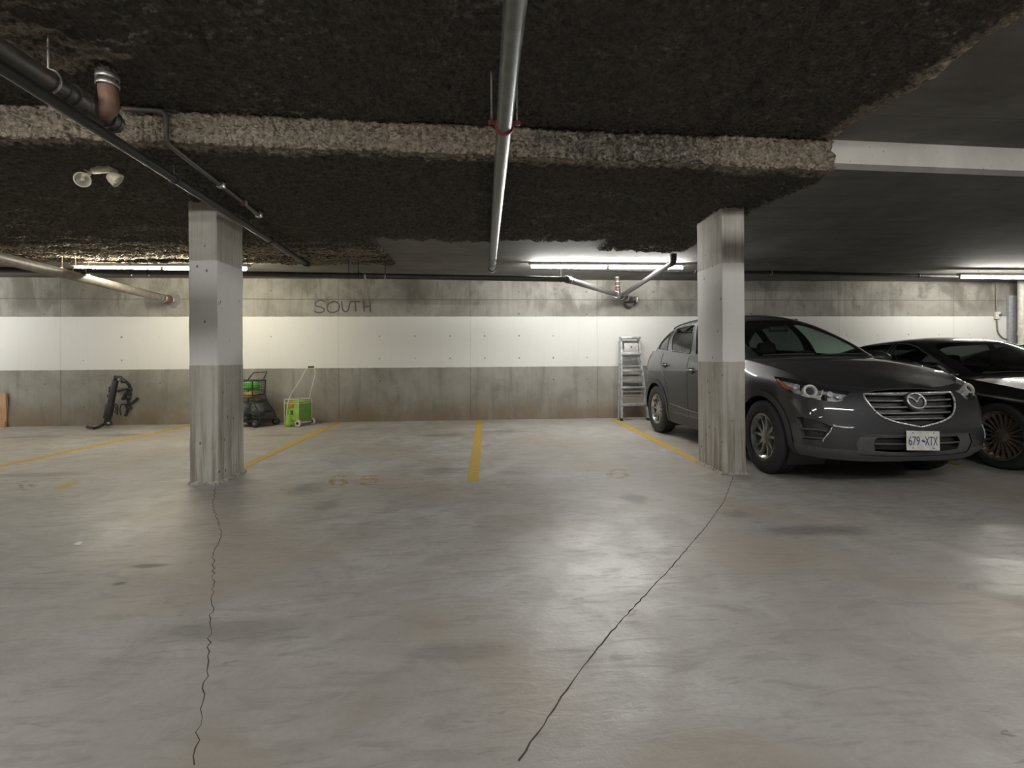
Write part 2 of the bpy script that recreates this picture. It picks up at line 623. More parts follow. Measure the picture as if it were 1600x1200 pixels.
# sprayed insulation: one continuous lumpy coat following the step of the slab
def make_foam():
    step = 0.019
    fx0, fx1 = -9.6, 3.05
    xs = np.arange(fx0, fx1, step)
    t_up = np.arange(1.35, STEPY, step)
    t_dn = np.arange(0, 0.30, 0.014)
    t_lo = np.arange(STEPY, WY - 0.9, step)
    ycoord = np.concatenate([t_up, np.full(len(t_dn), STEPY), t_lo])
    zcoord = np.concatenate([np.full(len(t_up), UPZ), np.linspace(UPZ, LOWZ, len(t_dn)), np.full(len(t_lo), LOWZ)])
    arc = np.concatenate([t_up, STEPY + t_dn, STEPY + 0.30 + (t_lo - STEPY)])
    zone = np.concatenate([np.zeros(len(t_up)), np.ones(len(t_dn)), np.full(len(t_lo), 2)])
    # direction the coat grows in: down, towards the aisle, or both at the corners
    dirs = np.zeros((len(arc), 2))
    dirs[:, 1] = -1
    dirs[zone == 1] = (-1, 0)
    a0, a1 = STEPY, STEPY + 0.30
    for i, a in enumerate(arc):
        if abs(a - a1) < 0.07:
            k = (a - a1 + 0.07) / 0.14
            dirs[i] = np.array([-(1 - k), -k]) / math.hypot(1 - k, k)
        elif abs(a - a0) < 0.06:
            k = (a - a0 + 0.06) / 0.12
            dirs[i] = np.array([-k, -(1 - k)]) / math.hypot(1 - k, k)
    X, A = np.meshgrid(xs, arc, indexing='ij')
    Y = np.broadcast_to(ycoord, X.shape) + SKEW * X
    Z = np.broadcast_to(zcoord, X.shape)
    Zn = np.broadcast_to(zone, X.shape)
    lump = fbm(X * 3.2, A * 3.2, 3)
    caul = fbm(X * 17, A * 17, 3, 0.6)
    fine = fbm(X * 38 + 40, A * 38, 2, 0.6)
    pop = worley(X * 19, A * 19)
    thick = 0.024 + 0.045 * (lump - 0.35) + 0.030 * (caul - 0.45) + 0.014 * (fine - 0.5) + 0.030 * (0.45 - pop)
    thick = thick + 0.006 * (X > 1.95)
    thick = np.where(Zn == 1, thick + 0.012 + 0.02 * (caul - 0.5) + 0.016 * (0.45 - pop), thick)
    thick = np.where((Zn == 1) & (X > 1.85), thick + 0.03 + 0.05 * (lump - 0.4), thick)
    # streaky ridges where the coat was sprayed thin near the wall
    rid = fbm(X * 2.2 + 9, A * 26, 3, 0.6)
    near = np.clip((Y - 5.6) / 1.3, 0, 1) * np.clip((-0.9 - X) / 0.6, 0, 1)
    thick = thick + near * 0.075 * (rid - 0.5)
    # outline of the coat
    wob = (fbm(X * 2.1 + 3, A * 2.1, 4) - 0.5)
    wob2 = (fbm(X * 9 + 3, A * 9, 3) - 0.5)
    edge_y = np.where(X < -1.25, 8.15, np.where(X < 1.65, 6.45, 7.0)) + 0.5 * wob + 0.25 * wob2
    edge_x = np.where(Zn == 2, 2.86, 2.82) + 0.22 * wob + 0.12 * wob2
    inside = np.minimum((edge_y - Y), (edge_x - X))
    inside = np.where(Zn == 2, inside, edge_x - X)
    thick = np.where(inside > 0, np.maximum(thick, 0.004) * np.clip(inside / 0.05, 0.25, 1), -0.012)
    # two voids in the coat
    for cx, cy, rr in ((2.83, 5.02, 0.10), (1.86, 3.3, 0.05)):
        d = np.hypot((X - cx) / 1.6, Y - cy)
        thick = np.where((d < rr) & (Zn != 1), np.minimum(thick, 0.002), thick)
    # seam between two sprayed panels
    sx = 1.80 + 0.05 * np.sin(A * 1.7) + 0.03 * (Y - 3.8)
    thick = np.where((np.abs(X - sx) < 0.022) & (inside > 0), np.minimum(thick, 0.004), thick)
    PY = Y + dirs[None, :, 0] * thick
    PZ = Z + dirs[None, :, 1] * thick
    P = np.stack([X, PY, PZ], -1)
    nx, na = X.shape
    idx = np.arange(nx * na).reshape(nx, na)
    quads = np.stack([idx[:-1, :-1], idx[:-1, 1:], idx[1:, 1:], idx[1:, :-1]], -1).reshape(-1, 4)
    T = thick.reshape(-1)
    keep = (T[quads] > 0).any(1)
    quads = quads[keep]
    used = np.unique(quads)
    remap = np.full(nx * na, -1)
    remap[used] = np.arange(len(used))
    quads = remap[quads]
    pts = P.reshape(-1, 3)[used]
    # high = bare patches plus lamplight painted on step face and wall end; 0 = sooty
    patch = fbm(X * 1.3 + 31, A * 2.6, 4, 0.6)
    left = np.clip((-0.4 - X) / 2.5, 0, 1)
    clean_or_lit = np.where(Zn == 0, np.clip((patch - 0.46) * 5, 0, 1) * (0.10 + 0.75 * left), 0.06 + 0.16 * np.clip((patch - 0.55) * 5, 0, 1))
    clean_or_lit = np.where(Zn == 1, 0.80 - 0.35 * np.clip((X + 0.5) / 1.2, 0, 1) * np.clip((1.9 - X) / 0.3, 0, 1), clean_or_lit)  # aisle light on the step face put into the colour
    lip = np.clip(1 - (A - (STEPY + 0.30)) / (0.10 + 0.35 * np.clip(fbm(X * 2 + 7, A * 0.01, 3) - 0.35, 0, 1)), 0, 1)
    clean_or_lit = np.where(Zn == 2, np.maximum(clean_or_lit, 0.8 * lip), clean_or_lit)
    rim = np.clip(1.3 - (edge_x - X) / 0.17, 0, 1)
    clean_or_lit = np.maximum(clean_or_lit, rim * 1.0 * (Zn < 2) + rim * 0.5 * (Zn == 2))
    clean_or_lit = np.maximum(clean_or_lit, near * np.clip((Y - 5.9) / 1.2, 0, 1) * np.clip((rid - 0.33) * 3, 0, 1) * 0.95)  # glow of the wall lamp on the nearby streaks put into the colour
    cl = clean_or_lit.reshape(-1)[used].astype(np.float32)
    me = bpy.data.meshes.new('sprayed_insulation')
    me.vertices.add(len(pts))
    me.vertices.foreach_set('co', pts.astype(np.float32).ravel())
    me.loops.add(quads.size)
    me.loops.foreach_set('vertex_index', quads.astype(np.int32).ravel())
    me.polygons.add(len(quads))
    me.polygons.foreach_set('loop_start', np.arange(0, quads.size, 4, dtype=np.int32))
    me.polygons.foreach_set('loop_total', np.full(len(quads), 4, dtype=np.int32))
    me.polygons.foreach_set('use_smooth', np.ones(len(quads), dtype=bool))
    me.update(calc_edges=True)
    a = me.attributes.new('clean_or_lit', 'FLOAT', 'POINT')
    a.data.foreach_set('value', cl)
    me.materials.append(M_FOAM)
    o = bpy.data.objects.new('sprayed_insulation', me)
    COL.objects.link(o)
    o.parent = ceil
    o['kind'] = 'stuff'
    o['label'] = 'rough sooty sprayed insulation coating the slab'
    return o

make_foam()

# ------------------------------------------------------------------ concrete columns
def column(x0, x1, y0, y1, label):
    root = empty('concrete_column', ((x0 + x1) / 2, (y0 + y1) / 2, 0))
    def L(x, y, z):
        return (x - root.location.x, y - root.location.y, z)
    bm = bmesh.new()
    bm_box(bm, L(x0, y0, 0.0), L(x1, y1, LOWZ + 0.02), 0.018, 2)
    bmesh.ops.subdivide_edges(bm, edges=[e for e in bm.edges if abs(e.verts[0].co.z - e.verts[1].co.z) > 1], cuts=40)
    for v in bm.verts:
        k = 0.0035 * (vnoise(np.array(v.co.z * 7.0 + v.co.x * 3), np.array(v.co.y * 9 + x0 * 5)) - 0.5)
        v.co.x += float(k) * 2
        v.co.y += float(k)
    from_bm('shaft', bm, M_COLUMN, root, smooth=True, angle=40)
    # crumbled grout skirt at the foot
    bm = bmesh.new()
    m = 40
    ring = []
    hw, hd = (x1 - x0) / 2, (y1 - y0) / 2
    for k in range(m):
        a = 2 * math.pi * k / m
        c, s = math.cos(a), math.sin(a)
        sc = 1 / max(abs(c), abs(s))
        ring.append((c * sc, s * sc))
    lay = []
    for h, g in ((0.0, 0.028), (0.012, 0.018), (0.03, 0.004), (0.034, -0.01)):
        lay.append([bm.verts.new((cx * (hw + g * random.uniform(0.5, 1.3)), cy * (hd + g * random.uniform(0.5, 1.3)), h * random.uniform(0.6, 1.2) if h else 0.0)) for cx, cy in ring])
    for a, b in zip(lay, lay[1:]):
        for k in range(m):
            bm.faces.new((a[k], a[(k + 1) % m], b[(k + 1) % m], b[k]))
    from_bm('grout_skirt', bm, M_COLUMN, root)
    return tag(root, label, 'column')

a, b, c = hit_z(297, 757), hit_z(341, 757), hit_z(382, 737)
LC = (a.x, b.x, (a.y + b.y) / 2, c.y)
column(a.x, b.x, LC[2], LC[3], 'square concrete column with a white painted band, beside the green carts')
a, b, c = hit_z(1129, 741), hit_z(1167, 741), hit_z(1093, 723)
RC = (a.x, b.x, (a.y + b.y) / 2, c.y)
column(a.x, b.x, RC[2], RC[3], 'square concrete column with a white painted band, standing against the grey SUV')

# ------------------------------------------------------------------ paint on the floor, cracks, graffiti
def paint_mat(name, col, keep_lo, keep_hi, scale=22):
    t = NT(name)
    p = t.pos()
    n = t.noise(p, scale, 5, 0.7)
    n2 = t.noise(p, 3.0, 3, 0.6)
    k = t.math('ADD', t.math('MULTIPLY', n, 0.6), t.math('MULTIPLY', n2, 0.4))
    t.set(col=t.mix(t.ramp(n, 0.3, 0.7), tuple(c * 0.75 for c in col), col), rough=0.55)
    tr = t.new('ShaderNodeBsdfTransparent')
    mx = t.new('ShaderNodeMixShader')
    t.link(t.ramp(k, keep_lo, keep_hi), mx.inputs[0])
    t.link(tr.outputs[0], mx.inputs[1])
    t.link(t.b.outputs[0], mx.inputs[2])
    t.link(mx.outputs[0], t.out.inputs[0])
    return t.m

M_YELLOW = paint_mat('yellow_line_paint', (0.55, 0.36, 0.055), 0.28, 0.40)
M_YFADE = paint_mat('worn_yellow_paint', (0.58, 0.40, 0.10), 0.44, 0.58)
M_CRACK = plain('crack_dirt', (0.075, 0.062, 0.05), 0.95)
M_SPRAY = paint_mat('black_spray_paint', (0.075, 0.068, 0.07), 0.26, 0.42, 30)

def floor_line(p, q, width, label, mat=M_YELLOW, n=24):
    A, B = hit_z(*p), hit_z(*q)
    pts, wd = [], []
    for k in range(n + 1):
        t = k / n
        pts.append(A.lerp(B, t) + Vector((random.uniform(-0.004, 0.004), 0, 0.0005)))
        wd.append(width * random.uniform(0.94, 1.05))
    o = ribbon('parking_line', pts, wd, mat, None, (0, 0, 1), 0.0015)
    return tag(o, label, 'line')

floor_line((749.5, 657), (739, 752), 0.115, 'straight yellow bay line between the two empty parking stalls')
floor_line((534, 657), (372, 733), 0.12, 'yellow bay line running to the foot of the column by the carts')
floor_line((958, 655), (1104, 728), 0.12, 'yellow bay line between ladder and grey SUV')
floor_line((302, 663.5), (-60, 741), 0.12, 'worn yellow bay line beside the bicycle rack')
A = hit_z(1502, 726.5)
B = Vector((A.x - 0.05, 9.6, 0))
pts = [A.lerp(B, k / 20) + Vector((0, 0, 0.0005)) for k in range(21)]
tag(ribbon('parking_line', pts, 0.12, M_YELLOW, None, (0, 0, 1), 0.0015), 'yellow bay line between the grey SUV and the black car', 'line')

DIG = {'6': [(0.92, 0.86), (0.7, 1.0), (0.35, 0.98), (0.1, 0.7), (0.05, 0.35), (0.25, 0.03), (0.65, 0.0), (0.95, 0.2), (0.9, 0.45), (0.6, 0.58), (0.25, 0.5), (0.1, 0.32)],
       '5': [(0.95, 1.0), (0.2, 1.0), (0.15, 0.6), (0.55, 0.66), (0.9, 0.5), (0.95, 0.22), (0.7, 0.02), (0.3, 0.0), (0.05, 0.14)],
       '4': [(0.98, 0.35), (0.02, 0.35), (0.7, 1.0), (0.7, 0.0)]}

def floor_number(boxes, text, label, mat=M_YFADE):
    root = None
    for ch_, (x0, y0, x1, y1) in zip(text, boxes):
        pts = []
        for u_, v_ in smooth_line(DIG[ch_], 5) if ch_ != '4' else DIG[ch_]:
            pts.append(hit_z(x0 + (x1 - x0) * u_, y1 + (y0 - y1) * v_))
        if root is None:
            root = empty('stall_number', (pts[0].x, pts[0].y, 0))
        pts = [p - root.location + Vector((0, 0, 0.0004)) for p in pts]
        ribbon('painted_digit', pts, 0.05, mat, root, (0, 0, 1), 0.001)
    return tag(root, label, 'number')

floor_number([(516, 744, 541, 758), (564, 744, 591, 757)], '65', 'worn yellow stall number 65 painted on the floor')
floor_number([(912, 735, 938, 747.5), (950, 734, 980, 746.5)], '66', 'faded yellow stall number 66 painted on the floor', paint_mat('faded_yellow_paint', (0.58, 0.42, 0.14), 0.46, 0.60))
floor_number([(27, 752, 56, 765)], '6', 'nearly worn away painted digit left of a yellow floor mark', paint_mat('ghost_yellow_paint', (0.42, 0.33, 0.18), 0.50, 0.66))
q = [hit_z(82, 763), hit_z(98, 763), hit_z(124, 753.5), hit_z(108, 753.5)]
qv = [Vector((p.x, p.y, 0.0004)) for p in q] + [Vector((p.x, p.y, 0.0016)) for p in q]
tag(link('floor_mark', qv, [(4, 5, 6, 7), (0, 1, 5, 4), (1, 2, 6, 5), (2, 3, 7, 6), (3, 0, 4, 7)], M_YELLOW), 'short slanted yellow paint mark on the floor beside the worn digit', 'mark')

def crack(pix, label, width, jit):
    P = [hit_z(*p) for p in pix]
    pts, wd = [], []
    for A, B in zip(P, P[1:]):
        n_ = max(3, int((B - A).length / 0.035))
        for k in range(n_):
            p = A.lerp(B, k / n_)
            pts.append(Vector((p.x + random.uniform(-jit, jit), p.y, 0.0003)))
            wd.append(width * random.uniform(0.4, 1.25))
    o = ribbon('crack', pts, wd, M_CRACK, fl, (0, 0, 1), 0.0006)
    o['label'] = label
    return o

crack([(337, 762), (333, 790), (346, 835), (334, 868), (333, 930), (328, 985), (327, 1040), (318, 1085), (310, 1133), (302, 1210)], 'jagged dark crack across the floor slab', 0.0042, 0.010)
crack([(1146, 745), (1132, 782), (1104, 822), (1050, 885), (1003, 935), (950, 993), (905, 1050), (848, 1133), (800, 1205)], 'long dark construction joint in the floor', 0.0055, 0.004)

SOUTH = [[(508, 471), (500, 469), (493, 473), (494, 478), (502, 480), (507, 484), (503, 488), (495, 488), (491, 486)],
         [(521, 472), (514, 474), (511, 481), (514, 487), (522, 488), (529, 484), (530, 477), (526, 472), (518, 471)],
         [(534, 471), (535, 482), (539, 487), (544, 484), (547, 472)],
         [(547, 471), (563, 471)], [(555, 471), (556, 487)],
         [(568, 470), (569, 487)], [(578, 470), (579, 488)], [(568, 479), (579, 479)]]
p0 = hit_y(535, 479)
g = empty('graffiti', (p0.x, WY - 0.001, p0.z))
for st, nm in zip(SOUTH, ['letter_stroke'] * 8):
    sm = smooth_line(st, 5) if len(st) > 2 else [np.array(st[0], float) * (1 - k / 6) + np.array(st[1], float) * k / 6 for k in range(7)]
    pts = [hit_y(p[0], p[1], WY - 0.002) - g.location for p in sm]
    ribbon(nm, pts, 0.026, M_SPRAY, g, (0, -1, 0), 0.001)
tag(g, 'handwritten black word SOUTH on the bare concrete above the white band', 'graffiti')

q = hit_z(123, 850)
sc_ = [Vector((0.028 * math.cos(a) * random.uniform(0.6, 1.1), 0.02 * math.sin(a) * random.uniform(0.6, 1.1), random.uniform(0.003, 0.012))) for a in [2 * math.pi * k / 9 for k in range(9)]]
o_ = link('paper_scrap', [Vector((0, 0, 0.016))] + sc_ + [Vector((v.x, v.y, 0.0)) for v in sc_], [(0, 1 + k, 1 + (k + 1) % 9) for k in range(9)] + [(1 + (k + 1) % 9, 1 + k, 10 + k, 10 + (k + 1) % 9) for k in range(9)], plain('white_paper', (0.75, 0.75, 0.72), 0.7))
o_.location = (q.x, q.y, 0)
tag(o_, 'tiny white scrap of paper on the floor near the jagged crack', 'litter')

# ------------------------------------------------------------------ fluorescent strips
def emit_mat(name, col, strength):
    t = NT(name)
    n = t.noise(t.obj(), 2.0, 1)
    t.set(col=(0.9, 0.9, 0.9), emit=t.mix(t.ramp(n, 0, 1, 0, 0.06), col, (1, 1, 1)), estr=strength)
    return t.m

M_TUBE_COOL = emit_mat('tube_light_neutral', (1.0, 0.985, 0.935), WALL_TUBE)
M_TUBE_RIGHT = emit_mat('tube_light_right', (1.0, 0.96, 0.87), WALL_TUBE * 0.62)
M_TUBE_WARM = emit_mat('tube_light_warm', (1.0, 0.92, 0.72), WALL_TUBE * 0.72)
M_TUBE_BACK = emit_mat('tube_light_back', (1.0, 0.975, 0.93), BACK_TUBE)
M_TUBE_AISLE = emit_mat('tube_light_aisle', (1.0, 0.975, 0.93), AISLE_TUBE)
M_HOUSING = plain('fixture_enamel', (0.55, 0.55, 0.53), 0.35)

def strip_light(center, label, mat, tubes=2, tl=1.2, drop=0.0, rz=0.0, wings=None, hz=0.045, td=0.075):
    """batten with bare tubes end to end, long axis local x, z of center = underside of the slab"""
    root = empty('fluorescent_light', center, rz)
    Lh = tubes * (tl + 0.03) / 2 + 0.02
    top = -drop
    if drop:
        for sx in (-0.7, 0.7):
            tube('hanger_rod', [(sx * Lh, 0, 0.0), (sx * Lh, 0, top)], 0.004, M_STEEL, root, 6)
    bm = bmesh.new()
    bm_box(bm, (-Lh, -0.035, top - hz), (Lh, 0.035, top - 0.001), 0.004, 2)
    from_bm('housing', bm, M_HOUSING, root, True, 40)
    if wings is not None:
        # unseen wings on both long sides, added to cut sideways light
        for s in (-1, 1):
            bm = bmesh.new()
            prof_ = [(0.03, -0.03), (0.10, -0.075 - wings), (0.104, -0.073 - wings), (0.034, -0.024)]
            vv = [[bm.verts.new((e * Lh, s * y_, top + z_)) for y_, z_ in prof_] for e in (-1, 1)]
            for i in range(4):
                j = (i + 1) % 4
                bm.faces.new((vv[0][i], vv[0][j], vv[1][j], vv[1][i]))
            bm.faces.new(vv[0]); bm.faces.new(vv[1][::-1])
            bmesh.ops.recalc_face_normals(bm, faces=bm.faces)
            from_bm('light_trim_wing', bm, M_HOUSING, root)
    for k in range(tubes):
        cx = (k - (tubes - 1) / 2) * (tl + 0.03)
        tube('lamp_tube', [(cx - tl / 2 + 0.012, 0, top - td), (cx + tl / 2 - 0.012, 0, top - td)], 0.017, mat, root, 14)
        for s in (-1, 1):
            box('lamp_holder', (cx + s * tl / 2 - 0.012, -0.014, top - td - 0.022), (cx + s * tl / 2 + 0.012, 0.014, top - hz + 0.004), M_WHITE, root, 0.003, 1)
    return tag(root, label, 'light')

ZT = LOWZ - 0.075
Lc = hit_z(949.5, 418, ZT)
strip_light((Lc.x, Lc.y, LOWZ), 'lit double-length fluorescent batten on the slab above the aluminium ladder', M_TUBE_COOL)
Lr = hit_y(1497, 433.5, 8.25)
strip_light((Lr.x + 1.25, 8.25, LOWZ), 'lit double-length fluorescent batten on the slab above the black car', M_TUBE_RIGHT, drop=LOWZ - 0.075 - Lr.z)
Ll = hit_y(392, 420.5, 7.86)
strip_light((Ll.x - 1.26, 7.86, LOWZ), 'lit warm fluorescent batten partly hidden by the column near the green carts', M_TUBE_WARM, drop=0.078)
strip_light((-9.9, 7.9, LOWZ), 'lit fluorescent batten beyond the timber board', M_TUBE_COOL)
# the lamps over the drive aisle, above and behind the photographer
for xx, yy, nm in ((-7.6, 0.6, 'over the far left of the aisle'), (-2.7, 0.6, 'over the aisle facing the column by the carts'), (2.7, 0.17, 'over the aisle facing the empty stalls'), (7.4, 0.17, 'over the aisle facing the black car')):
    strip_light((xx, yy, UPZ), 'fluorescent batten with added light-cutting wings ' + nm, M_TUBE_AISLE, wings=-0.008)
strip_light((-2.6, -2.3, UPZ), 'bare fluorescent batten behind the cross pipe, bicycle rack side', M_TUBE_BACK)
strip_light((3.2, -5.3, UPZ), 'bare fluorescent batten far behind the cross pipe, SUV side', M_TUBE_BACK)
print('LIGHTS', Lc, Lr, Ll)

# ------------------------------------------------------------------ pipes
def straight(name, a, b, r, mat, parent=None, sides=20, n=2):
    a, b = Vector(a), Vector(b)
    return tube(name, [a.lerp(b, k / (n - 1)) for k in range(n)], r, mat, parent, sides)

def hanger(parent, p, top, r, mat=M_STEEL, d=(1, 0, 0)):
    """rod from the slab down to a strap loop around a pipe"""
    p = Vector(p)
    d = Vector(d).normalized()
    side = d.cross(Vector((0, 0, 1))).normalized()
    loop = [p + (side * math.sin(a) + Vector((0, 0, 1)) * math.cos(a)) * (r + 0.006) for a in [2 * math.pi * k / 20 for k in range(21)]]
    h = tube('hanger_loop', loop, 0.006, mat, parent, 6)
    tube('hanger_rod', [p + Vector((0, 0, r + 0.005)) - Vector((0, 0, 0)), Vector((p.x, p.y, top))], 0.005, mat, h, 6)
    ring = [(0, 0, 0)]
    return h

# A: silver sprinkler main over the middle
pa = hit_z(799.5, 66, 2.52)
pb = hit_z(768.5, 420, 2.52)
d = (pb - pa).normalized()
PA0 = pa - d * (pa.y + 5.0)
root = empty('sprinkler_main', (pb.x, pb.y, 2.52))
o = root.location
straight('pipe', PA0 - o, pb - o, 0.047, M_GALV, root, 24)
cl = hit_z(786, 197, 2.52)
k = pa + d * ((cl.y - pa.y) / d.y)
ring_on('clamp_band', k - o, d, 0.056, 0.016, M_RED, root)
for s in (-1, 1):
    box('clamp_ear', k - o + Vector((s * 0.075 - 0.02, -0.015, 0.01)), k - o + Vector((s * 0.075 + 0.02, 0.015, 0.03)), M_RED, root, 0.004)
    tube('hanger_rod', [k - o + Vector((s * 0.075, 0, 0.01)), k - o + Vector((s * 0.075, 0, UPZ - 2.52))], 0.006, M_STEEL, root, 6)
for yy in (6.9, 7.35):
    k = pa + d * ((yy - pa.y) / d.y)
    ring_on('coupling', k - o, d, 0.053, 0.035, M_GALV, root)
ring_on('end_coupling', pb - o, d, 0.060, 0.06, M_GALV, root)
tag(root, 'straight silver sprinkler main hanging overhead in a red clamp', 'pipe')

# B1: thin dark pipe running along the slab past the column by the carts
qa, qb = hit_z(0, 104, 2.50), hit_z(479, 412, 2.50)
d = (qb - qa).normalized()
q0 = qa - d * 2.5
root = empty('sprinkler_branch', (qb.x, qb.y, 2.50))
o = root.location
straight('pipe', q0 - o, qb - o, 0.032, M_DARKPIPE, root, 20)
ring_on('end_elbow', qb - o, d, 0.046, 0.05, M_DARKPIPE, root)
for yy in (3.95, 5.9):
    k = qa + d * ((yy - qa.y) / d.y)
    hanger(root, k - o, LOWZ - 2.50, 0.032, M_DARKPIPE, d)
tag(root, 'thin dark pipe running under the slab past the column by the carts', 'pipe')

# B2: cast iron drain with a cleanout end, elbow up into the slab
ra, rb = hit_z(20, 92, 2.615), hit_z(181, 194, 2.615)
d = (rb - ra).normalized()
r_ = ra - d * 2.2
root = empty('drain_pipe', (rb.x, rb.y, 2.615))
o = root.location
straight('pipe', r_ - o, rb - o, 0.056, M_CAST, root, 24)
for f_ in (0.06, 0.30):
    k = rb - d * f_
    ring_on('coupling', k - o, d, 0.063, 0.045 if f_ > 0.1 else 0.03, M_CAST, root, lip=0.004)
k = rb - d * 0.39
ring_on('coupling', k - o, d, 0.062, 0.02, M_CAST, root)
e0 = rb - d * 0.17
e1 = e0 + Vector((0.075, -0.02, 0.10))
tube('elbow', [p - o for p in bend([e0, e0 + Vector((0.085, 0.0, 0.005)), e1 + Vector((0.01, 0, 0.04))], 0.08)], 0.05, M_RUSTY, root, 20)
tube('riser', [e1 + Vector((0.01, 0, 0.03)) - o, e1 + Vector((0.01, 0, 0.2)) - o], 0.055, M_FOAM, root, 20)
for dz in (0.045, 0.085):
    ring_on('steel_band', e1 + Vector((0.01, 0, dz)) - o, (0, 0, 1), 0.06, 0.012, M_STEEL, root)
k = hit_z(100, 128, 2.615)
k = ra + d * ((k.y - ra.y) / d.y)
hanger(root, k - o, UPZ - 2.615, 0.058, M_STEEL, d)
tag(root, 'stubby cast iron drain pipe with a rusty elbow turning up into the slab', 'pipe')

# B3: small conduit stepping down the beam face and on along the slab
SY_ = STEPY - 2.15 * SKEW
c0, c1 = hit_z(178, 158, UPZ - 0.05), hit_y(261, 163, SY_ - 0.075)
c2 = hit_y(259, 236, SY_ - 0.075)
c3 = hit_z(345, 290, LOWZ - 0.07)
c4 = hit_z(404, 336, LOWZ - 0.07)
c1 = Vector((c1.x, SY_ - 0.085, UPZ - 0.06))
c2 = Vector((c1.x, SY_ - 0.085, LOWZ - 0.05))
root = empty('conduit', tuple(c2))
o = root.location
pts = bend([Vector((c0.x, SY_ - 0.11, UPZ - 0.06)), c1, c2, c3, c4], 0.05)
tube('pipe', [p - o for p in pts], 0.016, M_CAST, root, 12)
for k, mt in ((c3, M_STEEL), (c3.lerp(c4, 0.55), M_RUSTY), (c4, M_STEEL)):
    bm = bmesh.new(); bm_box(bm, k - o - Vector((0.03, 0.03, 0.02)), k - o + Vector((0.03, 0.03, 0.03)), 0.01)
    from_bm('fitting', bm, mt, root, True, 40)
tag(root, 'small rusty conduit stepping down the insulated beam face', 'pipe')

# C: fat grey pipe running level into the back wall
wa = hit_y(268, 469)
za = wa.z
root = empty('drain_pipe', (wa.x, WY, za))
o = root.location
fa = hit_x(0, 403, wa.x + 0.05)
dirc = (Vector((fa.x, fa.y, fa.z)) - wa).normalized()
straight('pipe', (0, 0, 0), dirc * 7.5, 0.066, M_GREYPIPE, root, 24)
for q_, mt, r_2, h2 in ((0.36, M_STEEL, 0.074, 0.018), (0.25, M_STEEL, 0.074, 0.015), (0.14, M_RUSTY, 0.078, 0.06), (0.05, M_STEEL, 0.076, 0.012)):
    ring_on('coupling', dirc * q_, dirc, r_2, h2, mt, root)
bm = bmesh.new()
m = 22
vc = bm.verts.new((0.03, -0.03, 0))
rg = [bm.verts.new((0.03 + math.cos(2 * math.pi * k / m) * 0.135 * random.uniform(0.85, 1.1), -0.004, math.sin(2 * math.pi * k / m) * 0.14 * random.uniform(0.85, 1.1))) for k in range(m)]
for k in range(m):
    bm.faces.new((vc, rg[(k + 1) % m], rg[k]))
bmesh.ops.recalc_face_normals(bm, faces=bm.faces)
from_bm('mortar_patch', bm, plain('grey_mortar', (0.17, 0.165, 0.17), 0.9, bump=0.4), root)
tag(root, 'fat grey drain pipe running level into a mortar patch in the wall', 'pipe')

# D: dark drain along the wall, then dropping towards the wall fitting
DY = 7.60
da, db, de = hit_y(0, 421.5, DY), hit_y(885, 436.5, DY), hit_y(967, 461, WY - 0.42)
dl = da + (da - db).normalized() * 3.0
root = empty('drain_pipe', tuple(db))
o = root.location
straight('pipe', dl - o, db - o, 0.040, M_DARKPIPE, root, 20)
tube('elbow', [p - o for p in bend([db + (da - db).normalized() * 0.02, db, db + (de - db).normalized() * 0.12], 0.05)], 0.055, M_DARKPIPE, root, 18)
straight('sloping_pipe', db - o, de - o, 0.046, M_PURPLE, root, 20)
dd = (de - db).normalized()
for q_, mt in ((0.10, M_STEEL), (0.13, M_DARKPIPE)):
    ring_on('coupling', db + dd * q_ - o, dd, 0.056, 0.012, mt, root)
ring_on('coupling', de - dd * 0.08 - o, dd, 0.056, 0.06, M_STEEL, root, lip=0.004)
da_ = (da - db).normalized()
for px in (556, 563, 571, 583, 588, 602):
    k = hit_y(px, 431.5, DY)
    f_ = (k.x - db.x) / da_.x
    ring_on('coupling', db + da_ * f_ - o, da_, 0.047, 0.012, M_DARKPIPE if px not in (602, 571) else M_STEEL, root)
for px in (97, 118, 138, 204, 231, 545, 560, 602, 876):
    k = hit_y(px, 425, DY)
    f_ = (k.x - db.x) / da_.x
    kk = db + da_ * f_
    mt = M_CREAM if px in (97, 118, 138) else M_DARKPIPE
    h = hanger(root, kk - o, LOWZ - db.z, 0.040, mt, da_)
tag(root, 'long dark drain pipe hung along the wall and sloping down at its end', 'pipe')

# the wye at the wall with its cleanout, a riser and the pipe coming down from the slab
we = hit_y(986, 468, WY - 0.16)
root = empty('wall_fitting', (we.x, WY, we.z))
o = root.location
wf = de - o
tube('wye_body', [wf, wf.lerp(we - o, 0.5), we - o, Vector((0.0, 0.0, -0.0))], 0.058, M_CAST, root, 18)
for q_ in (0.25, 0.6):
    ring_on('coupling', wf.lerp(we - o, q_), we - o - wf, 0.065, 0.014, M_STEEL, root)
cx = hit_y(996, 467, WY - 0.22) - o
tube('clean_out', [we - o + Vector((-0.02, 0, 0)), cx], 0.05, M_CAST, root, 18)
ring_on('clean_out_cap', cx, cx - (we - o), 0.062, 0.02, M_STEEL, root)
lo_ = hit_y(984, 474, WY - 0.14) - o
tube('sleeve', [lo_ + Vector((0, 0.0, 0.02)), Vector((lo_.x, -0.01, lo_.z - 0.01))], 0.085, M_CAST, root, 18)
r0_ = hit_y(966, 458, WY - 0.40)
r1_ = hit_y(964, 433, WY - 0.40)
tube('riser', [p - o for p in (r0_, r0_.lerp(r1_, 0.4), Vector((r1_.x, r1_.y, LOWZ)))], 0.04, M_CAST, root, 16)
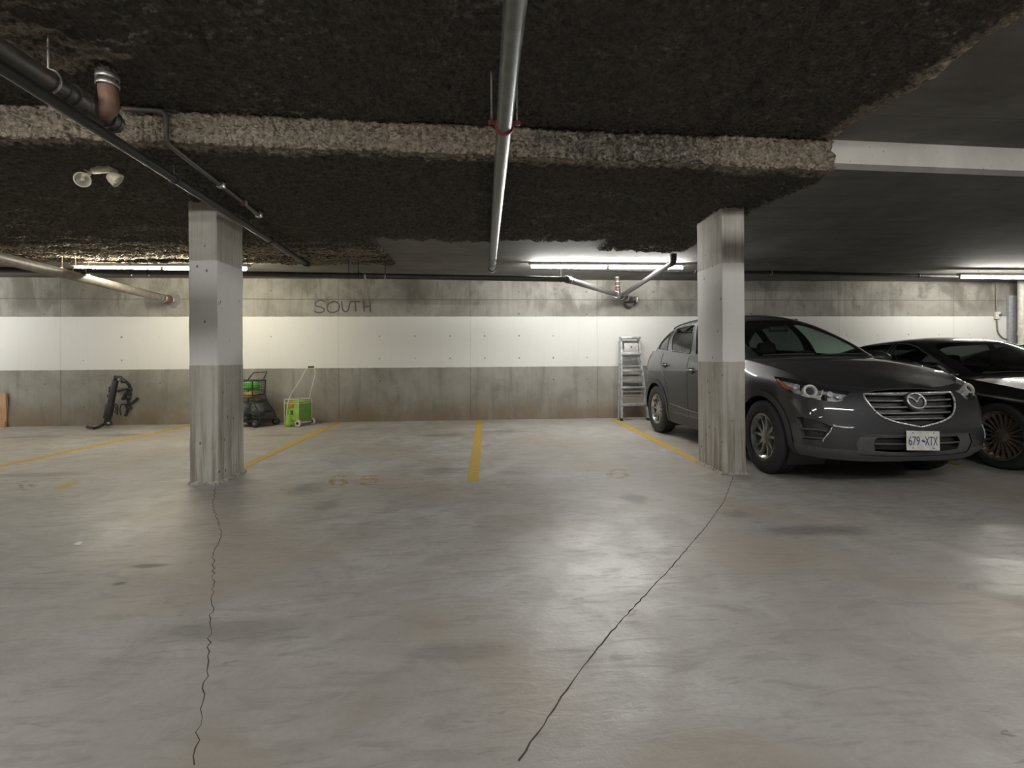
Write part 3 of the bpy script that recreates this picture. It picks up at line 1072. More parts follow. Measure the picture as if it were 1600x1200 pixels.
for q_, mt in ((0.25, M_RUSTY), (0.45, M_STEEL), (0.55, M_RUSTY), (0.7, M_STEEL), (0.8, M_RUSTY), (0.95, M_STEEL)):
    k = r0_.lerp(Vector((r1_.x, r1_.y, LOWZ)), q_)
    ring_on('coupling', k - o, (0, 0, 1), 0.047, 0.012, mt, root)
tag(root, 'drain wye with a round cleanout cap jutting from the wall above the ladder', 'pipe fitting')

s0 = hit_y(972, 462, WY - 0.36)
s1 = hit_z(1050, 411, LOWZ - 0.14)
root = empty('drain_pipe', tuple(s1))
o = root.location
straight('pipe', s0 - o, s1 - o, 0.042, M_PURPLE, root, 18)
ds = (s1 - s0).normalized()
tube('elbow', [p - o for p in bend([s1 - ds * 0.06, s1 + ds * 0.04, s1 + ds * 0.04 + Vector((0.0, 0.0, LOWZ - s1.z - 0.02))], 0.06)], 0.05, M_DARKPIPE, root, 16)
ring_on('coupling', s1 - ds * 0.05 - o, ds, 0.05, 0.03, M_DARKPIPE, root)
ring_on('coupling', s0 + ds * 0.06 - o, ds, 0.052, 0.045, M_DARKPIPE, root, lip=0.004)
tag(root, 'slanting drain pipe coming down from the slab across the lit batten', 'pipe')

# E: black sprinkler line along the wall on the right
EY = 8.62
ea, eb = hit_y(772, 417, EY), hit_y(1500, 432, EY)
ev = (eb - ea).normalized()
root = empty('sprinkler_line', tuple(ea))
o = root.location
straight('pipe', Vector((0, 0, 0)), (eb - ea) + ev * 3.0, 0.03, M_DARKPIPE, root, 16)
for px in (1085, 1205, 1435):
    k = hit_y(px, 425, EY)
    kk = ea + ev * ((k.x - ea.x) / ev.x)
    hanger(root, kk - o, LOWZ - kk.z + (kk - o).z, 0.03, M_STEEL, ev)
tag(root, 'black sprinkler line hung along the wall behind the right-hand battens', 'pipe')

# unseen cross pipe over the aisle, sized and set to cast the column shadow bands
root = empty('shadow_cross_pipe', (0.0, 0.97, 2.702))
straight('pipe', (-9.0, 0, 0), (9.0, 0, 0), 0.024, M_GALV, root, 16)
for xx in (-7.0, -4.0, 1.2, 5.0, 8.0):
    hanger(root, (xx, 0, 0), UPZ - 2.702, 0.024, M_STEEL)
tag(root, 'thin cross pipe added over the drive aisle to cast the column shadow bands', 'pipe')

# ------------------------------------------------------------------ emergency light on the slab
q = hit_z(158, 268, LOWZ - 0.05)
root = empty('emergency_light', (q.x, q.y, LOWZ))
tilt = Matrix.Rotation(math.radians(-14), 4, 'Z')
box('base_plate', (-0.115, -0.045, -0.052), (0.115, 0.045, -0.02), M_CREAM, root, 0.012, 2, tilt)
def lamp_head(parent, p, dirv, lit):
    dirv = Vector(dirv).normalized()
    rot = Vector((0, 0, 1)).rotation_difference(dirv).to_matrix().to_4x4()
    body = [(-0.075, 0.004), (-0.07, 0.03), (-0.045, 0.046), (-0.005, 0.056), (0.004, 0.056), (0.006, 0.050), (-0.004, 0.046)]
    V, Fc = lathe_data(body, 22, 'z')
    o_ = link('lamp_head', [rot @ Vector(v) + Vector(p) for v in V], Fc, M_CREAM, parent, True)
    V, Fc = lathe_data([(-0.03, 0.001), (-0.022, 0.025), (-0.003, 0.047)], 22, 'z')
    link('reflector', [rot @ Vector(v) + Vector(p) for v in V], [f[::-1] for f in Fc], M_STEEL, o_, True)
    V, Fc = lathe_data([(-0.028, 0.012), (0.0, 0.012), (0.006, 0.001)], 12, 'z')
    link('bulb', [rot @ Vector(v) + Vector(p) for v in V], Fc, M_WHITE, o_, True)
    return o_
for nm, p, dv in (('h', (-0.115, -0.03, -0.125), (0.35, -0.9, -0.3)), ('h', (0.125, 0.0, -0.12), (0.75, 0.3, -0.55))):
    h = lamp_head(root, p, dv, False)
    tube('swivel_arm', [Vector((p[0] * 0.72, 0, -0.045)), Vector((p[0] * 0.8, 0, -0.075)), Vector(p) + Vector((0, 0, 0.03))], 0.016, M_CREAM, root, 10)
tag(root, 'cream twin-head emergency light fixed to the sooty slab', 'emergency light')

# ------------------------------------------------------------------ wall services on the right
ca, cb, cc, ce = hit_y(1556, 456, WY - 0.02), hit_y(1557, 493, WY - 0.02), hit_y(1559, 520, WY - 0.02), hit_y(1568, 530, WY - 0.02)
root = empty('wall_conduit', (cb.x, WY, cb.z))
o = root.location
tube('conduit', [p - o for p in bend([Vector((ca.x, ca.y, LOWZ)), cb, cc, ce, ce + Vector((0.5, 0, 0.02))], 0.08)], 0.011, M_GREYPIPE, root, 8)
box('junction_box', (-0.05, -0.06, -0.075), (0.05, -0.005, 0.075), M_WHITE, root, 0.006)
sv = hit_y(1561, 492, WY - 0.07) - o
tube('blue_switch', [sv + Vector((0.03, 0.04, 0)), sv + Vector((0.03, -0.02, 0))], 0.022, plain('blue_plastic', (0.05, 0.10, 0.35), 0.4), root, 14)
tag(root, 'grey wall conduit with a small junction box and blue switch', 'conduit')
d0, d1 = hit_y(1575, 466), hit_y(1600, 466)
M_DOOR = plain('door_grey_paint', (0.33, 0.34, 0.36), 0.45)
dr = empty('door_1', (d0.x + 0.48, WY, 0))
box('door_leaf', (-0.44, -0.035, 0.0), (0.44, 0.0, d0.z - 0.0), M_DOOR, dr, 0.004)
for s in (-1, 1):
    box('door_frame', (s * 0.48 - 0.04, -0.06, 0), (s * 0.48 + 0.04, 0.0, d0.z + 0.05), M_DOOR, dr, 0.004)
box('door_frame', (-0.44, -0.06, d0.z), (0.44, 0.0, d0.z + 0.05), M_DOOR, dr, 0.004)
tube('door_handle', [(-0.36, -0.035, 1.0), (-0.36, -0.085, 1.0), (-0.25, -0.085, 1.0)], 0.01, M_STEEL, dr, 10)
tag(dr, kind='structure')
dp = hit_y(1596, 480, WY - 0.2)
root = empty('downpipe', (dp.x, dp.y, 0))
straight('pipe', (0, 0, 0), (0, 0, LOWZ), 0.06, M_WHITE, root, 18)
ring_on('coupling', (0, 0, 1.6), (0, 0, 1), 0.068, 0.04, M_WHITE, root)
tag(root, 'pale vertical downpipe standing before the grey door', 'pipe')

# ================================================================== cars
def paint(name, col, rough=0.32, metal=0.55, coat=0.9):
    t = NT(name)
    o = t.obj()
    flake = t.noise(o, 900, 2)
    dustn = t.noise(o, 6, 5, 0.65)
    c = t.mix(t.ramp(flake, 0.35, 0.65), tuple(x * 0.8 for x in col), tuple(min(1, x * 1.2) for x in col))
    c = t.mix(t.ramp(dustn, 0.5, 0.8, 0, 0.05), c, (0.2, 0.19, 0.17))
    return t.set(col=c, rough=rough, metal=metal, coat=coat, coatr=0.04)


def glass(name, tint, refl=1.0):
    t = NT(name)
    n = t.noise(t.obj(), 3, 2)
    tr = t.new('ShaderNodeBsdfTransparent')
    t.put(tr.inputs[0], t.mix(t.ramp(n, 0.3, 0.7, 0, 0.15), tint, tuple(x * 0.9 for x in tint)))
    gl = t.new('ShaderNodeBsdfGlossy')
    gl.inputs['Roughness'].default_value = 0.02
    fr = t.new('ShaderNodeLayerWeight')
    fr.inputs[0].default_value = 0.5
    fac = t.math('MULTIPLY_ADD', t.math('POWER', fr.outputs['Facing'], 5.0), 0.94, 0.05)
    mx = t.new('ShaderNodeMixShader')
    t.link(t.math('MULTIPLY', fac, refl), mx.inputs[0])
    t.link(tr.outputs[0], mx.inputs[1])
    t.link(gl.outputs[0], mx.inputs[2])
    t.link(mx.outputs[0], t.out.inputs[0])
    t.n.remove(t.b)
    return t.m


M_PAINT_GREY = paint('graphite_car_paint', (0.029, 0.029, 0.033), 0.5, 0.3, 1.0)
M_PAINT_BLACK = paint('black_car_paint', (0.006, 0.006, 0.006), 0.25, 0.1)
M_PAINT_SILVER = paint('silver_car_paint', (0.45, 0.46, 0.47), 0.3, 0.7)
M_GLASS = glass('tinted_glass', (0.62, 0.73, 0.68))
M_GLASS_REAR = glass('privacy_glass', (0.20, 0.22, 0.215))
M_GLASS_BLACK = glass('smoked_screen', (0.34, 0.36, 0.35))
M_GLASS_DARK = glass('dark_side_glass', (0.16, 0.18, 0.17))
M_LENS = glass('lamp_lens', (0.93, 0.94, 0.95))
M_CHROME = metal_mat('chrome', (0.80, 0.80, 0.82), 0.25, 0.6, bump=0)
M_SATIN = metal_mat('satin_trim', (0.28, 0.28, 0.29), 0.36, 0.6, bump=0)
M_CLAD = plain('grey_cladding', (0.040, 0.040, 0.042), 0.55)
M_CLAD2 = plain('bumper_lip_plastic', (0.075, 0.075, 0.078), 0.5)
M_ALLOY = metal_mat('alloy_rim', (0.50, 0.49, 0.47), 0.32, 0.8)
M_BRONZE = metal_mat('dark_bronze_rim', (0.34, 0.28, 0.23), 0.32, 0.75)
M_REFLECT = metal_mat('lamp_reflector', (0.72, 0.72, 0.74), 0.34, 0.45, bump=0)
M_AMBER = plain('amber_lens', (0.55, 0.14, 0.04), 0.25)
M_REDLENS = plain('red_lens', (0.35, 0.02, 0.02), 0.25)
M_SEAT = plain('dark_seat_cloth', (0.018, 0.018, 0.018), 0.8)
M_CABIN = plain('cabin_plastic', (0.012, 0.012, 0.012), 0.6)
M_HEADLINER = plain('headliner_cloth', (0.10, 0.10, 0.095), 0.9)
M_PLATE = plain('plate_white', (0.62, 0.62, 0.58), 0.4)
M_PLATEBLUE = plain('plate_blue', (0.07, 0.06, 0.22), 0.5)


class Patch:
    """smooth surface through a net of control points; half body, mirrored across v = 0"""

    def __init__(self, rows, mirror_cols=True, mirror_rows=False):
        # rows[b][a] = (u, v, z)
        self.N = np.array(rows, float)
        self.K, self.M = self.N.shape[:2]
        Nn = self.N
        m = np.array([1, -1, 1.0])
        if mirror_cols:
            lo, hi = Nn[:, 1:2] * m, Nn[:, -2:-1] * m
        else:
            lo, hi = 2 * Nn[:, :1] - Nn[:, 1:2], 2 * Nn[:, -1:] - Nn[:, -2:-1]
        Nn = np.concatenate([lo, Nn, hi], 1)
        lo = 2 * Nn[:1] - Nn[1:2]
        hi = Nn[-2:-1] * m if mirror_rows else 2 * Nn[-1:] - Nn[-2:-1]
        self.P = np.concatenate([lo, Nn, hi], 0)

    @staticmethod
    def _w(t):
        return np.stack([-t + 2 * t ** 2 - t ** 3, 2 - 5 * t ** 2 + 3 * t ** 3, t + 4 * t ** 2 - 3 * t ** 3, -t ** 2 + t ** 3], -1) * 0.5

    def S(self, a, b):
        a = np.clip(np.asarray(a, float), 0, self.M - 1)
        b = np.clip(np.asarray(b, float), 0, self.K - 1)
        ia = np.minimum(a.astype(int), self.M - 2)
        ib = np.minimum(b.astype(int), self.K - 2)
        wa, wb = self._w(a - ia), self._w(b - ib)
        out = np.zeros(a.shape + (3,))
        for i in range(4):
            for j in range(4):
                out += (wb[..., i] * wa[..., j])[..., None] * self.P[ib + i, ia + j]
        return out

    def Nrm(self, a, b):
        e = 0.02
        a = np.asarray(a, float)
        b = np.asarray(b, float)
        da = self.S(a + e, b) - self.S(a - e, b)
        db = self.S(a, b + e) - self.S(a, b - e)
        n = np.cross(da, db)
        return n / (np.linalg.norm(n, axis=-1, keepdims=True) + 1e-12)

    def grid(self):
        if not hasattr(self, '_g'):
            A, B = np.meshgrid(np.arange(0, self.M - 1 + 1e-6, 0.05), np.arange(0, self.K - 1 + 1e-6, 0.05), indexing='ij')
            self._g = (A, B, self.S(A, B), self.Nrm(A, B))
        return self._g

    def inv(self, f, target, ok=None):
        """parameters (a, b) whose image f(point) is nearest to target"""
        A, B, Pt, Nm = self.grid()
        q = f(Pt)
        d = ((q - np.array(target)) ** 2).sum(-1)
        if ok is not None:
            d = np.where(ok(Pt, Nm), d, 1e9)
        i = np.unravel_index(d.argmin(), d.shape)
        a, b = A[i], B[i]
        g = lambda a_, b_: f(self.S(np.array([a_]), np.array([b_])))[0]
        for _ in range(6):
            e = 0.004
            r = g(a, b) - np.array(target)
            J = np.stack([(g(a + e, b) - g(a - e, b)) / (2 * e), (g(a, b + e) - g(a, b - e)) / (2 * e)], 1)
            try:
                st = np.linalg.solve(J + 1e-9 * np.eye(2), -r)
            except np.linalg.LinAlgError:
                break
            st = np.clip(st, -0.1, 0.1)
            a, b = float(np.clip(a + st[0], 0, self.M - 1)), float(np.clip(b + st[1], 0, self.K - 1))
        return a, b

    def cells(self, lines, classify, res=0.12, box_=None):
        """triangulate the parameter domain along the given polylines; returns {class: (ab array, tris)}"""
        a0, a1, b0, b1 = box_ or (0, self.M - 1, 0, self.K - 1)
        pts, edges = [], []

        def add(poly, closed):
            s = len(pts)
            # refine long segments
            ref = []
            n_ = len(poly)
            for i in range(n_ if closed else n_ - 1):
                p, q = np.array(poly[i]), np.array(poly[(i + 1) % n_])
                m_ = max(1, int(np.ceil(np.abs(q - p).max() / res)))
                for k in range(m_):
                    ref.append(p + (q - p) * k / m_)
            if not closed:
                ref.append(np.array(poly[-1]))
            pts.extend([Vector((float(p[0]), float(p[1]))) for p in ref])
            for i in range(len(ref) - (0 if closed else 1)):
                edges.append((s + i, s + (i + 1) % len(ref)))
        add([(a0, b0), (a1, b0), (a1, b1), (a0, b1)], True)
        for poly, closed in lines:
            add(poly, closed)
        lp = np.array([[p.x, p.y] for p in pts])
        for a in np.arange(a0 + res, a1 - res * 0.4, res):
            for b in np.arange(b0 + res, b1 - res * 0.4, res):
                if ((lp - (a, b)) ** 2).sum(1).min() > (0.38 * res) ** 2:
                    pts.append(Vector((float(a), float(b))))
        v2, _, f2 = delaunay_2d_cdt(pts, edges, [], 0, 1e-5)[:3]
        v2 = np.array([[p.x, p.y] for p in v2])
        f2 = np.array([f for f in f2 if len(f) == 3])
        cen = v2[f2].mean(1)
        cls = classify(cen, self.S(cen[:, 0], cen[:, 1]))
        out = {}
        for c in set(cls):
            if c is None:
                continue
            sel = f2[[i for i, x in enumerate(cls) if x == c]]
            used = np.unique(sel)
            rm = {int(k): i for i, k in enumerate(used)}
            out[c] = (v2[used], [[rm[int(k)] for k in t] for t in sel])
        return out


def in_poly(pt, poly):
    x, y = pt
    r = False
    n_ = len(poly)
    j = n_ - 1
    for i in range(n_):
        xi, yi = poly[i]
        xj, yj = poly[j]
        if (yi > y) != (yj > y) and x < (xj - xi) * (y - yi) / (yj - yi) + xi:
            r = not r
        j = i
    return r


def shell(name, patch, ab, tris, mat, parent, sides='both', off=0.0, thick=0.0):
    """mesh from a parameter region; sides: +1, -1 (mirror) or 'both' welded at the middle"""
    P = patch.S(ab[:, 0], ab[:, 1])
    Nm = patch.Nrm(ab[:, 0], ab[:, 1])
    P = P + Nm * off
    m = np.array([1, -1, 1.0])
    V, Fc, NN = [], [], []

    def orient(t, P_, N_):
        a, b, c = P_[t[0]], P_[t[1]], P_[t[2]]
        return t if np.dot(np.cross(b - a, c - a), N_[t[0]]) > 0 else [t[0], t[2], t[1]]
    for s in ((1, -1) if sides == 'both' else (sides,)):
        P_, N_ = (P, Nm) if s > 0 else (P * m, Nm * m)
        o_ = len(V)
        V.extend(P_.tolist())
        NN.extend(N_.tolist())
        Fc.extend([[k + o_ for k in orient(t, P_, N_)] for t in tris])
    if thick:
        o_ = len(V)
        V += (np.array(V) - np.array(NN) * thick).tolist()
        NN += (-np.array(NN)).tolist()
        cnt = {}
        for t in Fc:
            for i in range(3):
                e = (t[i], t[(i + 1) % 3])
                cnt[e] = 1
        rim = [e for e in cnt if (e[1], e[0]) not in cnt]
        Fc = Fc + [[k + o_ for k in t[::-1]] for t in Fc] + [[e[1], e[0], e[0] + o_, e[1] + o_] for e in rim]
    o = link(name, V, Fc, mat, parent, smooth=True)
    if sides == 'both' and not thick:
        bm = bmesh.new()
        bm.from_mesh(o.data)
        bmesh.ops.remove_doubles(bm, verts=bm.verts, dist=0.0008)
        bm.to_mesh(o.data)
        bm.free()
        o.data.polygons.foreach_set('use_smooth', [True] * len(o.data.polygons))
    elif not thick:
        o.data.normals_split_custom_set_from_vertices(NN)
    else:
        o.data.set_sharp_from_angle(angle=math.radians(35))
    return o


def line_on(name, patch, ab, rad, mat, parent, side, off=0.0, sides=6, flat=1.0, closed=False):
    ab = np.array(ab, float)
    P = patch.S(ab[:, 0], ab[:, 1]) + patch.Nrm(ab[:, 0], ab[:, 1]) * off
    if side < 0:
        P = P * np.array([1, -1, 1.0])
    pts = [Vector(p) for p in P]
    if side == 0:
        pts = [Vector((p.x, -p.y, p.z)) for p in pts[:0:-1]] + pts
    if closed:
        pts.append(pts[0])
    return tube(name, pts, rad, mat, parent, sides, True, flat)


def seg(p, q, n_=10):
    return [(p[0] + (q[0] - p[0]) * k / n_, p[1] + (q[1] - p[1]) * k / n_) for k in range(n_ + 1)]


# ------------------------------------------------------------------ wheels
def make_tyre_mesh(R, wdt, rim):
    h = wdt / 2
    prof_ = [(-h * 0.72, rim), (-h * 0.95, rim + 0.02), (-h, rim + (R - rim) * 0.5), (-h * 0.93, R - 0.02), (-h * 0.8, R - 0.006), (-h * 0.62, R)]
    for g_ in (-0.35, 0.0, 0.35):
        prof_ += [(h * (g_ - 0.06), R), (h * (g_ - 0.05), R - 0.008), (h * (g_ + 0.05), R - 0.008), (h * (g_ + 0.06), R)]
    prof_ += [(h * 0.62, R), (h * 0.8, R - 0.006), (h * 0.93, R - 0.02), (h, rim + (R - rim) * 0.5), (h * 0.95, rim + 0.02), (h * 0.72, rim)]
    return lathe_data(prof_, 64, 'y')


WHEEL_MESH = {}


def wheel(parent, loc, side, style, steer=0.0):
    """wheel as a part: tyre, rim, spokes; outer face towards local +y"""
    R, wdt, rim = style['R'], style['w'], style['rim']
    key = style['name']
    w_ = empty('wheel', loc)
    w_.parent = parent
    w_.rotation_euler = (0, 0, (0 if side > 0 else math.pi) + steer)
    h = wdt / 2

    def part(name, build, mat):
        if (key, name) not in WHEEL_MESH:
            V, Fc = build()
            o = link(name, V, Fc, mat, w_, True)
            o.data.set_sharp_from_angle(angle=math.radians(38))
            bm = bmesh.new(); bm.from_mesh(o.data); bmesh.ops.recalc_face_normals(bm, faces=bm.faces); bm.to_mesh(o.data); bm.free()
            WHEEL_MESH[(key, name)] = o.data
        else:
            o = bpy.data.objects.new(name, WHEEL_MESH[(key, name)])
            COL.objects.link(o)
            o.parent = w_
        return o
    part('tyre', lambda: make_tyre_mesh(R, wdt, rim), M_RUBBER)
    part('rim_barrel', lambda: lathe_data([(-h * 0.8, rim + 0.006), (-h * 0.8, rim - 0.02), (h * 0.55, rim - 0.03), (h * 0.72, rim - 0.012), (h * 0.84, rim - 0.004), (h * 0.86, rim + 0.008), (h * 0.75, rim + 0.008)], 64, 'y'), style['mat'])
    part('brake_disc', lambda: lathe_data([(h * 0.02, 0.02), (h * 0.02, rim * 0.72), (-h * 0.12, rim * 0.72), (-h * 0.12, 0.02)], 40, 'y'), M_SATIN)
    part('wheel_back', lambda: lathe_data([(-h * 0.3, 0.01), (-h * 0.3, rim - 0.022)], 32, 'y'), M_BLACK)
    part('hub', lambda: lathe_data([(h * 0.3, 0.075), (h * 0.58, 0.07), (h * 0.66, 0.05), (h * 0.68, 0.03), (h * 0.69, 0.001)], 32, 'y'), style['hubmat'])

    def spoke_mesh():
        V, Fc = [], []
        r0_, r1_ = 0.05, rim - 0.012
        wi, wo = style['sw']
        n_ = 6
        for k in range(n_ + 1):
            t = k / n_
            r = r0_ + (r1_ - r0_) * t
            wd = (wi + (wo - wi) * t) / 2
            y = h * (0.62 + 0.16 * t) - 0.012 * math.sin(math.pi * t)
            sk = style['skew'] * t
            for dx, dy in ((-wd, -0.03), (-wd * 0.75, 0.0), (wd * 0.75, 0.0), (wd, -0.03)):
                V.append((dx + sk, y + dy, r))
        for k in range(n_):
            for j in range(3):
                Fc.append((k * 4 + j, k * 4 + j + 1, k * 4 + 5 + j, k * 4 + 4 + j))
            Fc.append((k * 4 + 3, k * 4, k * 4 + 4, k * 4 + 7))
        Fc += [(3, 2, 1, 0), (n_ * 4, n_ * 4 + 1, n_ * 4 + 2, n_ * 4 + 3)]
        return V, Fc
    for ang in style['angles']:
        o = part('spoke', spoke_mesh, style['mat'])
        o.rotation_euler = (0, math.radians(ang), 0)
    return w_


# ------------------------------------------------------------------ the body nets
WB = 2.85
SUV_BODY = [
    # bottom edge
    [(.77, 0, .245), (.765, .3, .245), (.715, .55, .25), (.615, .735, .26), (.42, .84, .27), (0, .865, .255), (-.55, .86, .225), (-1.1, .86, .22), (-1.9, .86, .22), (-2.4, .86, .225), (-2.85, .865, .27), (-3.25, .85, .29), (-3.5, .72, .30), (-3.62, .42, .31), (-3.64, 0, .31)],
    [(.835, 0, .315), (.825, .3, .315), (.775, .56, .325), (.67, .775, .335), (.45, .88, .345), (0, .905, .345), (-.55, .895, .335), (-1.1, .89, .335), (-1.9, .89, .335), (-2.4, .895, .34), (-2.85, .905, .355), (-3.27, .885, .37), (-3.56, .76, .38), (-3.69, .44, .39), (-3.71, 0, .39)],
    [(.86, 0, .44), (.845, .3, .44), (.795, .56, .45), (.69, .785, .46), (.465, .89, .465), (0, .918, .475), (-.55, .905, .47), (-1.1, .895, .47), (-1.9, .895, .47), (-2.4, .905, .475), (-2.85, .918, .485), (-3.28, .895, .5), (-3.58, .775, .51), (-3.72, .45, .52), (-3.74, 0, .52)],
    [(.855, 0, .575), (.835, .3, .575), (.775, .56, .585), (.675, .785, .595), (.46, .888, .60), (0, .918, .61), (-.55, .905, .61), (-1.1, .898, .62), (-1.9, .90, .63), (-2.4, .908, .64), (-2.85, .918, .65), (-3.28, .895, .66), (-3.57, .775, .67), (-3.71, .45, .68), (-3.73, 0, .68)],
    [(.83, 0, .71), (.805, .3, .71), (.74, .555, .72), (.645, .775, .735), (.44, .885, .755), (0, .915, .77), (-.55, .91, .78), (-1.1, .905, .80), (-1.9, .908, .83), (-2.4, .915, .85), (-2.85, .918, .87), (-3.28, .89, .88), (-3.54, .77, .885), (-3.66, .45, .89), (-3.68, 0, .89)],
    [(.785, 0, .82), (.755, .3, .822), (.685, .535, .83), (.60, .755, .852), (.41, .875, .90), (0, .90, .935), (-.55, .905, .965), (-1.1, .905, .985), (-1.9, .905, 1.02), (-2.4, .905, 1.045), (-2.85, .90, 1.06), (-3.27, .87, 1.07), (-3.51, .755, 1.075), (-3.61, .44, 1.08), (-3.63, 0, 1.08)],
    [(.73, 0, .872), (.71, .26, .875), (.645, .45, .885), (.55, .65, .915), (.38, .765, .978), (0, .795, 1.06), (-.50, .815, 1.135), (-1.1, .852, 1.15), (-1.9, .86, 1.195), (-2.4, .855, 1.235), (-2.85, .84, 1.255), (-3.24, .80, 1.265), (-3.45, .70, 1.265), (-3.58, .41, 1.25), (-3.60, 0, 1.25)],
]
SUV_HOOD = [
    [SUV_BODY[6][k] for k in range(7)],
    [(.715, 0, .888), (.66, .17, .905), (.55, .30, .94), (.42, .42, .975), (.23, .50, 1.03), (-.04, .54, 1.095), (-.46, .56, 1.152)],
    [(.69, 0, .905), (.61, .085, .935), (.48, .15, .975), (.33, .21, 1.012), (.15, .25, 1.058), (-.07, .27, 1.108), (-.42, .28, 1.158)],
    [(.665, 0, .917), (.58, 0, .950), (.44, 0, .990), (.28, 0, 1.028), (.10, 0, 1.072), (-.10, 0, 1.115), (-.40, 0, 1.160)],
]
SUV_CABIN = [
    [(-.30, 0, 1.08), (-.32, .39, 1.08), (-.40, .75, 1.07), (-.72, .82, 1.07), (-1.25, .845, 1.09), (-1.75, .85, 1.11), (-2.35, .845, 1.15), (-2.9, .82, 1.18), (-3.4, .72, 1.19), (-3.58, .41, 1.18), (-3.62, 0, 1.18)],
    [(-.40, 0, 1.155), (-.42, .38, 1.155), (-.49, .725, 1.15), (-.78, .80, 1.15), (-1.25, .83, 1.165), (-1.75, .835, 1.195), (-2.35, .825, 1.235), (-2.9, .80, 1.265), (-3.38, .70, 1.27), (-3.56, .40, 1.25), (-3.60, 0, 1.25)],
    [(-.70, 0, 1.335), (-.72, .37, 1.335), (-.83, .695, 1.335), (-1.06, .755, 1.335), (-1.42, .78, 1.36), (-1.8, .785, 1.38), (-2.35, .775, 1.40), (-2.85, .745, 1.41), (-3.26, .66, 1.40), (-3.43, .38, 1.39), (-3.46, 0, 1.39)],
    [(-1.02, 0, 1.50), (-1.04, .34, 1.497), (-1.20, .65, 1.50), (-1.38, .69, 1.505), (-1.62, .712, 1.53), (-1.9, .718, 1.54), (-2.35, .708, 1.54), (-2.8, .68, 1.53), (-3.14, .61, 1.505), (-3.28, .35, 1.495), (-3.31, 0, 1.495)],
    [(-1.30, 0, 1.634), (-1.32, .30, 1.629), (-1.50, .575, 1.619), (-1.66, .60, 1.637), (-1.82, .612, 1.650), (-2.0, .612, 1.657), (-2.38, .60, 1.644), (-2.75, .58, 1.620), (-3.04, .53, 1.577), (-3.16, .32, 1.572), (-3.19, 0, 1.575)],
    [(-1.50, 0, 1.696), (-1.52, .18, 1.694), (-1.62, .31, 1.696), (-1.77, .32, 1.712), (-1.92, .32, 1.720), (-2.1, .32, 1.720), (-2.4, .31, 1.708), (-2.7, .30, 1.684), (-2.95, .27, 1.648), (-3.06, .17, 1.628), (-3.09, 0, 1.630)],
    [(-1.68, 0, 1.724), (-1.72, 0, 1.727), (-1.82, 0, 1.734), (-1.95, 0, 1.739), (-2.05, 0, 1.741), (-2.2, 0, 1.738), (-2.45, 0, 1.726), (-2.68, 0, 1.706), (-2.88, 0, 1.679), (-2.97, 0, 1.664), (-3.02, 0, 1.656)],
]


def circle_line(patch, uc, zc, r, a_lo, a_hi, n_=44):
    """wheel arch: a circle in side view traced onto the body, open at the bottom edge"""
    out = []
    f = lambda P: P[..., [0, 2]]
    okf = lambda P, N_: (np.abs(P[..., 1]) > 0.55)
    for k in range(n_ + 1):
        th = math.radians(-40 + 260 * k / n_)
        u_, z_ = uc + r * math.cos(th), zc + r * math.sin(th)
        zb = 0.262
        if z_ < zb - 0.03:
            continue
        a, b = patch.inv(f, (u_, z_), okf)
        out.append((a, b))
    out[0] = (out[0][0], 0.0) if out[0][1] < 0.35 else out[0]
    out[-1] = (out[-1][0], 0.0) if out[-1][1] < 0.35 else out[-1]
    return out


def interior(root, dash_u, dash_z, seat_us, belt, wid, wheel_side, zs=1.0):
    """dashboard, seats and steering wheel seen through the glass"""
    def rbox(name, lo, hi, mat, par, bv):
        bm = bmesh.new()
        bm_box(bm, lo, hi, bv, 3)
        return from_bm(name, bm, mat, par, True, 60)
    d_ = rbox('dashboard', (dash_u - 0.38, -wid, dash_z - 0.35), (dash_u + 0.02, wid, dash_z), M_CABIN, root, 0.05)
    rbox('instrument_hood', (dash_u - 0.40, wheel_side * 0.36 - 0.17, dash_z - 0.06), (dash_u - 0.20, wheel_side * 0.36 + 0.17, dash_z + 0.055), M_CABIN, d_, 0.04)
    rbox('cabin_floor', (seat_us[-1] - 0.5, -wid - 0.03, 0.30), (dash_u - 0.25, wid + 0.03, 0.36), M_CABIN, root, 0.02)
    for iu, su in enumerate(seat_us):
        for sv in (-0.36, 0.36):
            s_ = rbox('seat', (su - 0.05, sv - 0.24, 0.40 * zs), (su + 0.46, sv + 0.24, 0.60 * zs), M_SEAT, root, 0.06)
            bm = bmesh.new()
            rot = Matrix.Translation((su, sv, 0.55 * zs)) @ Matrix.Rotation(math.radians(-16), 4, 'Y')
            bm_box(bm, (-0.09, -0.24, 0), (0.04, 0.24, 0.62 * zs), 0.06, 3, rot)
            from_bm('seat_back', bm, M_SEAT, s_, True, 60)
            bm = bmesh.new()
            bm_box(bm, (-0.05, -0.13, 0.67 * zs), (0.05, 0.13, 0.84 * zs), 0.045, 3, rot)
            from_bm('headrest', bm, M_SEAT, s_, True, 60)
            for pv in (-0.06, 0.06):
                tube('headrest_post', [rot @ Vector((-0.01, pv, 0.6 * zs)), rot @ Vector((0, pv, 0.69 * zs))], 0.007, M_SATIN, s_, 6)
    c = Vector((dash_u - 0.50, wheel_side * 0.36, dash_z - 0.02))
    rot = Matrix.Rotation(math.radians(-62), 3, 'Y')
    ring_ = [c + rot @ Vector((0.185 * math.cos(2 * math.pi * k / 32), 0.185 * math.sin(2 * math.pi * k / 32), 0)) for k in range(33)]
    st = tube('steering_wheel', ring_, 0.016, M_CABIN, root, 8)
    for a in (0, 120, 240):
        tube('steering_spoke', [c, c + rot @ Vector((0.18 * math.cos(math.radians(a)), 0.18 * math.sin(math.radians(a)), 0))], 0.016, M_CABIN, st, 8)


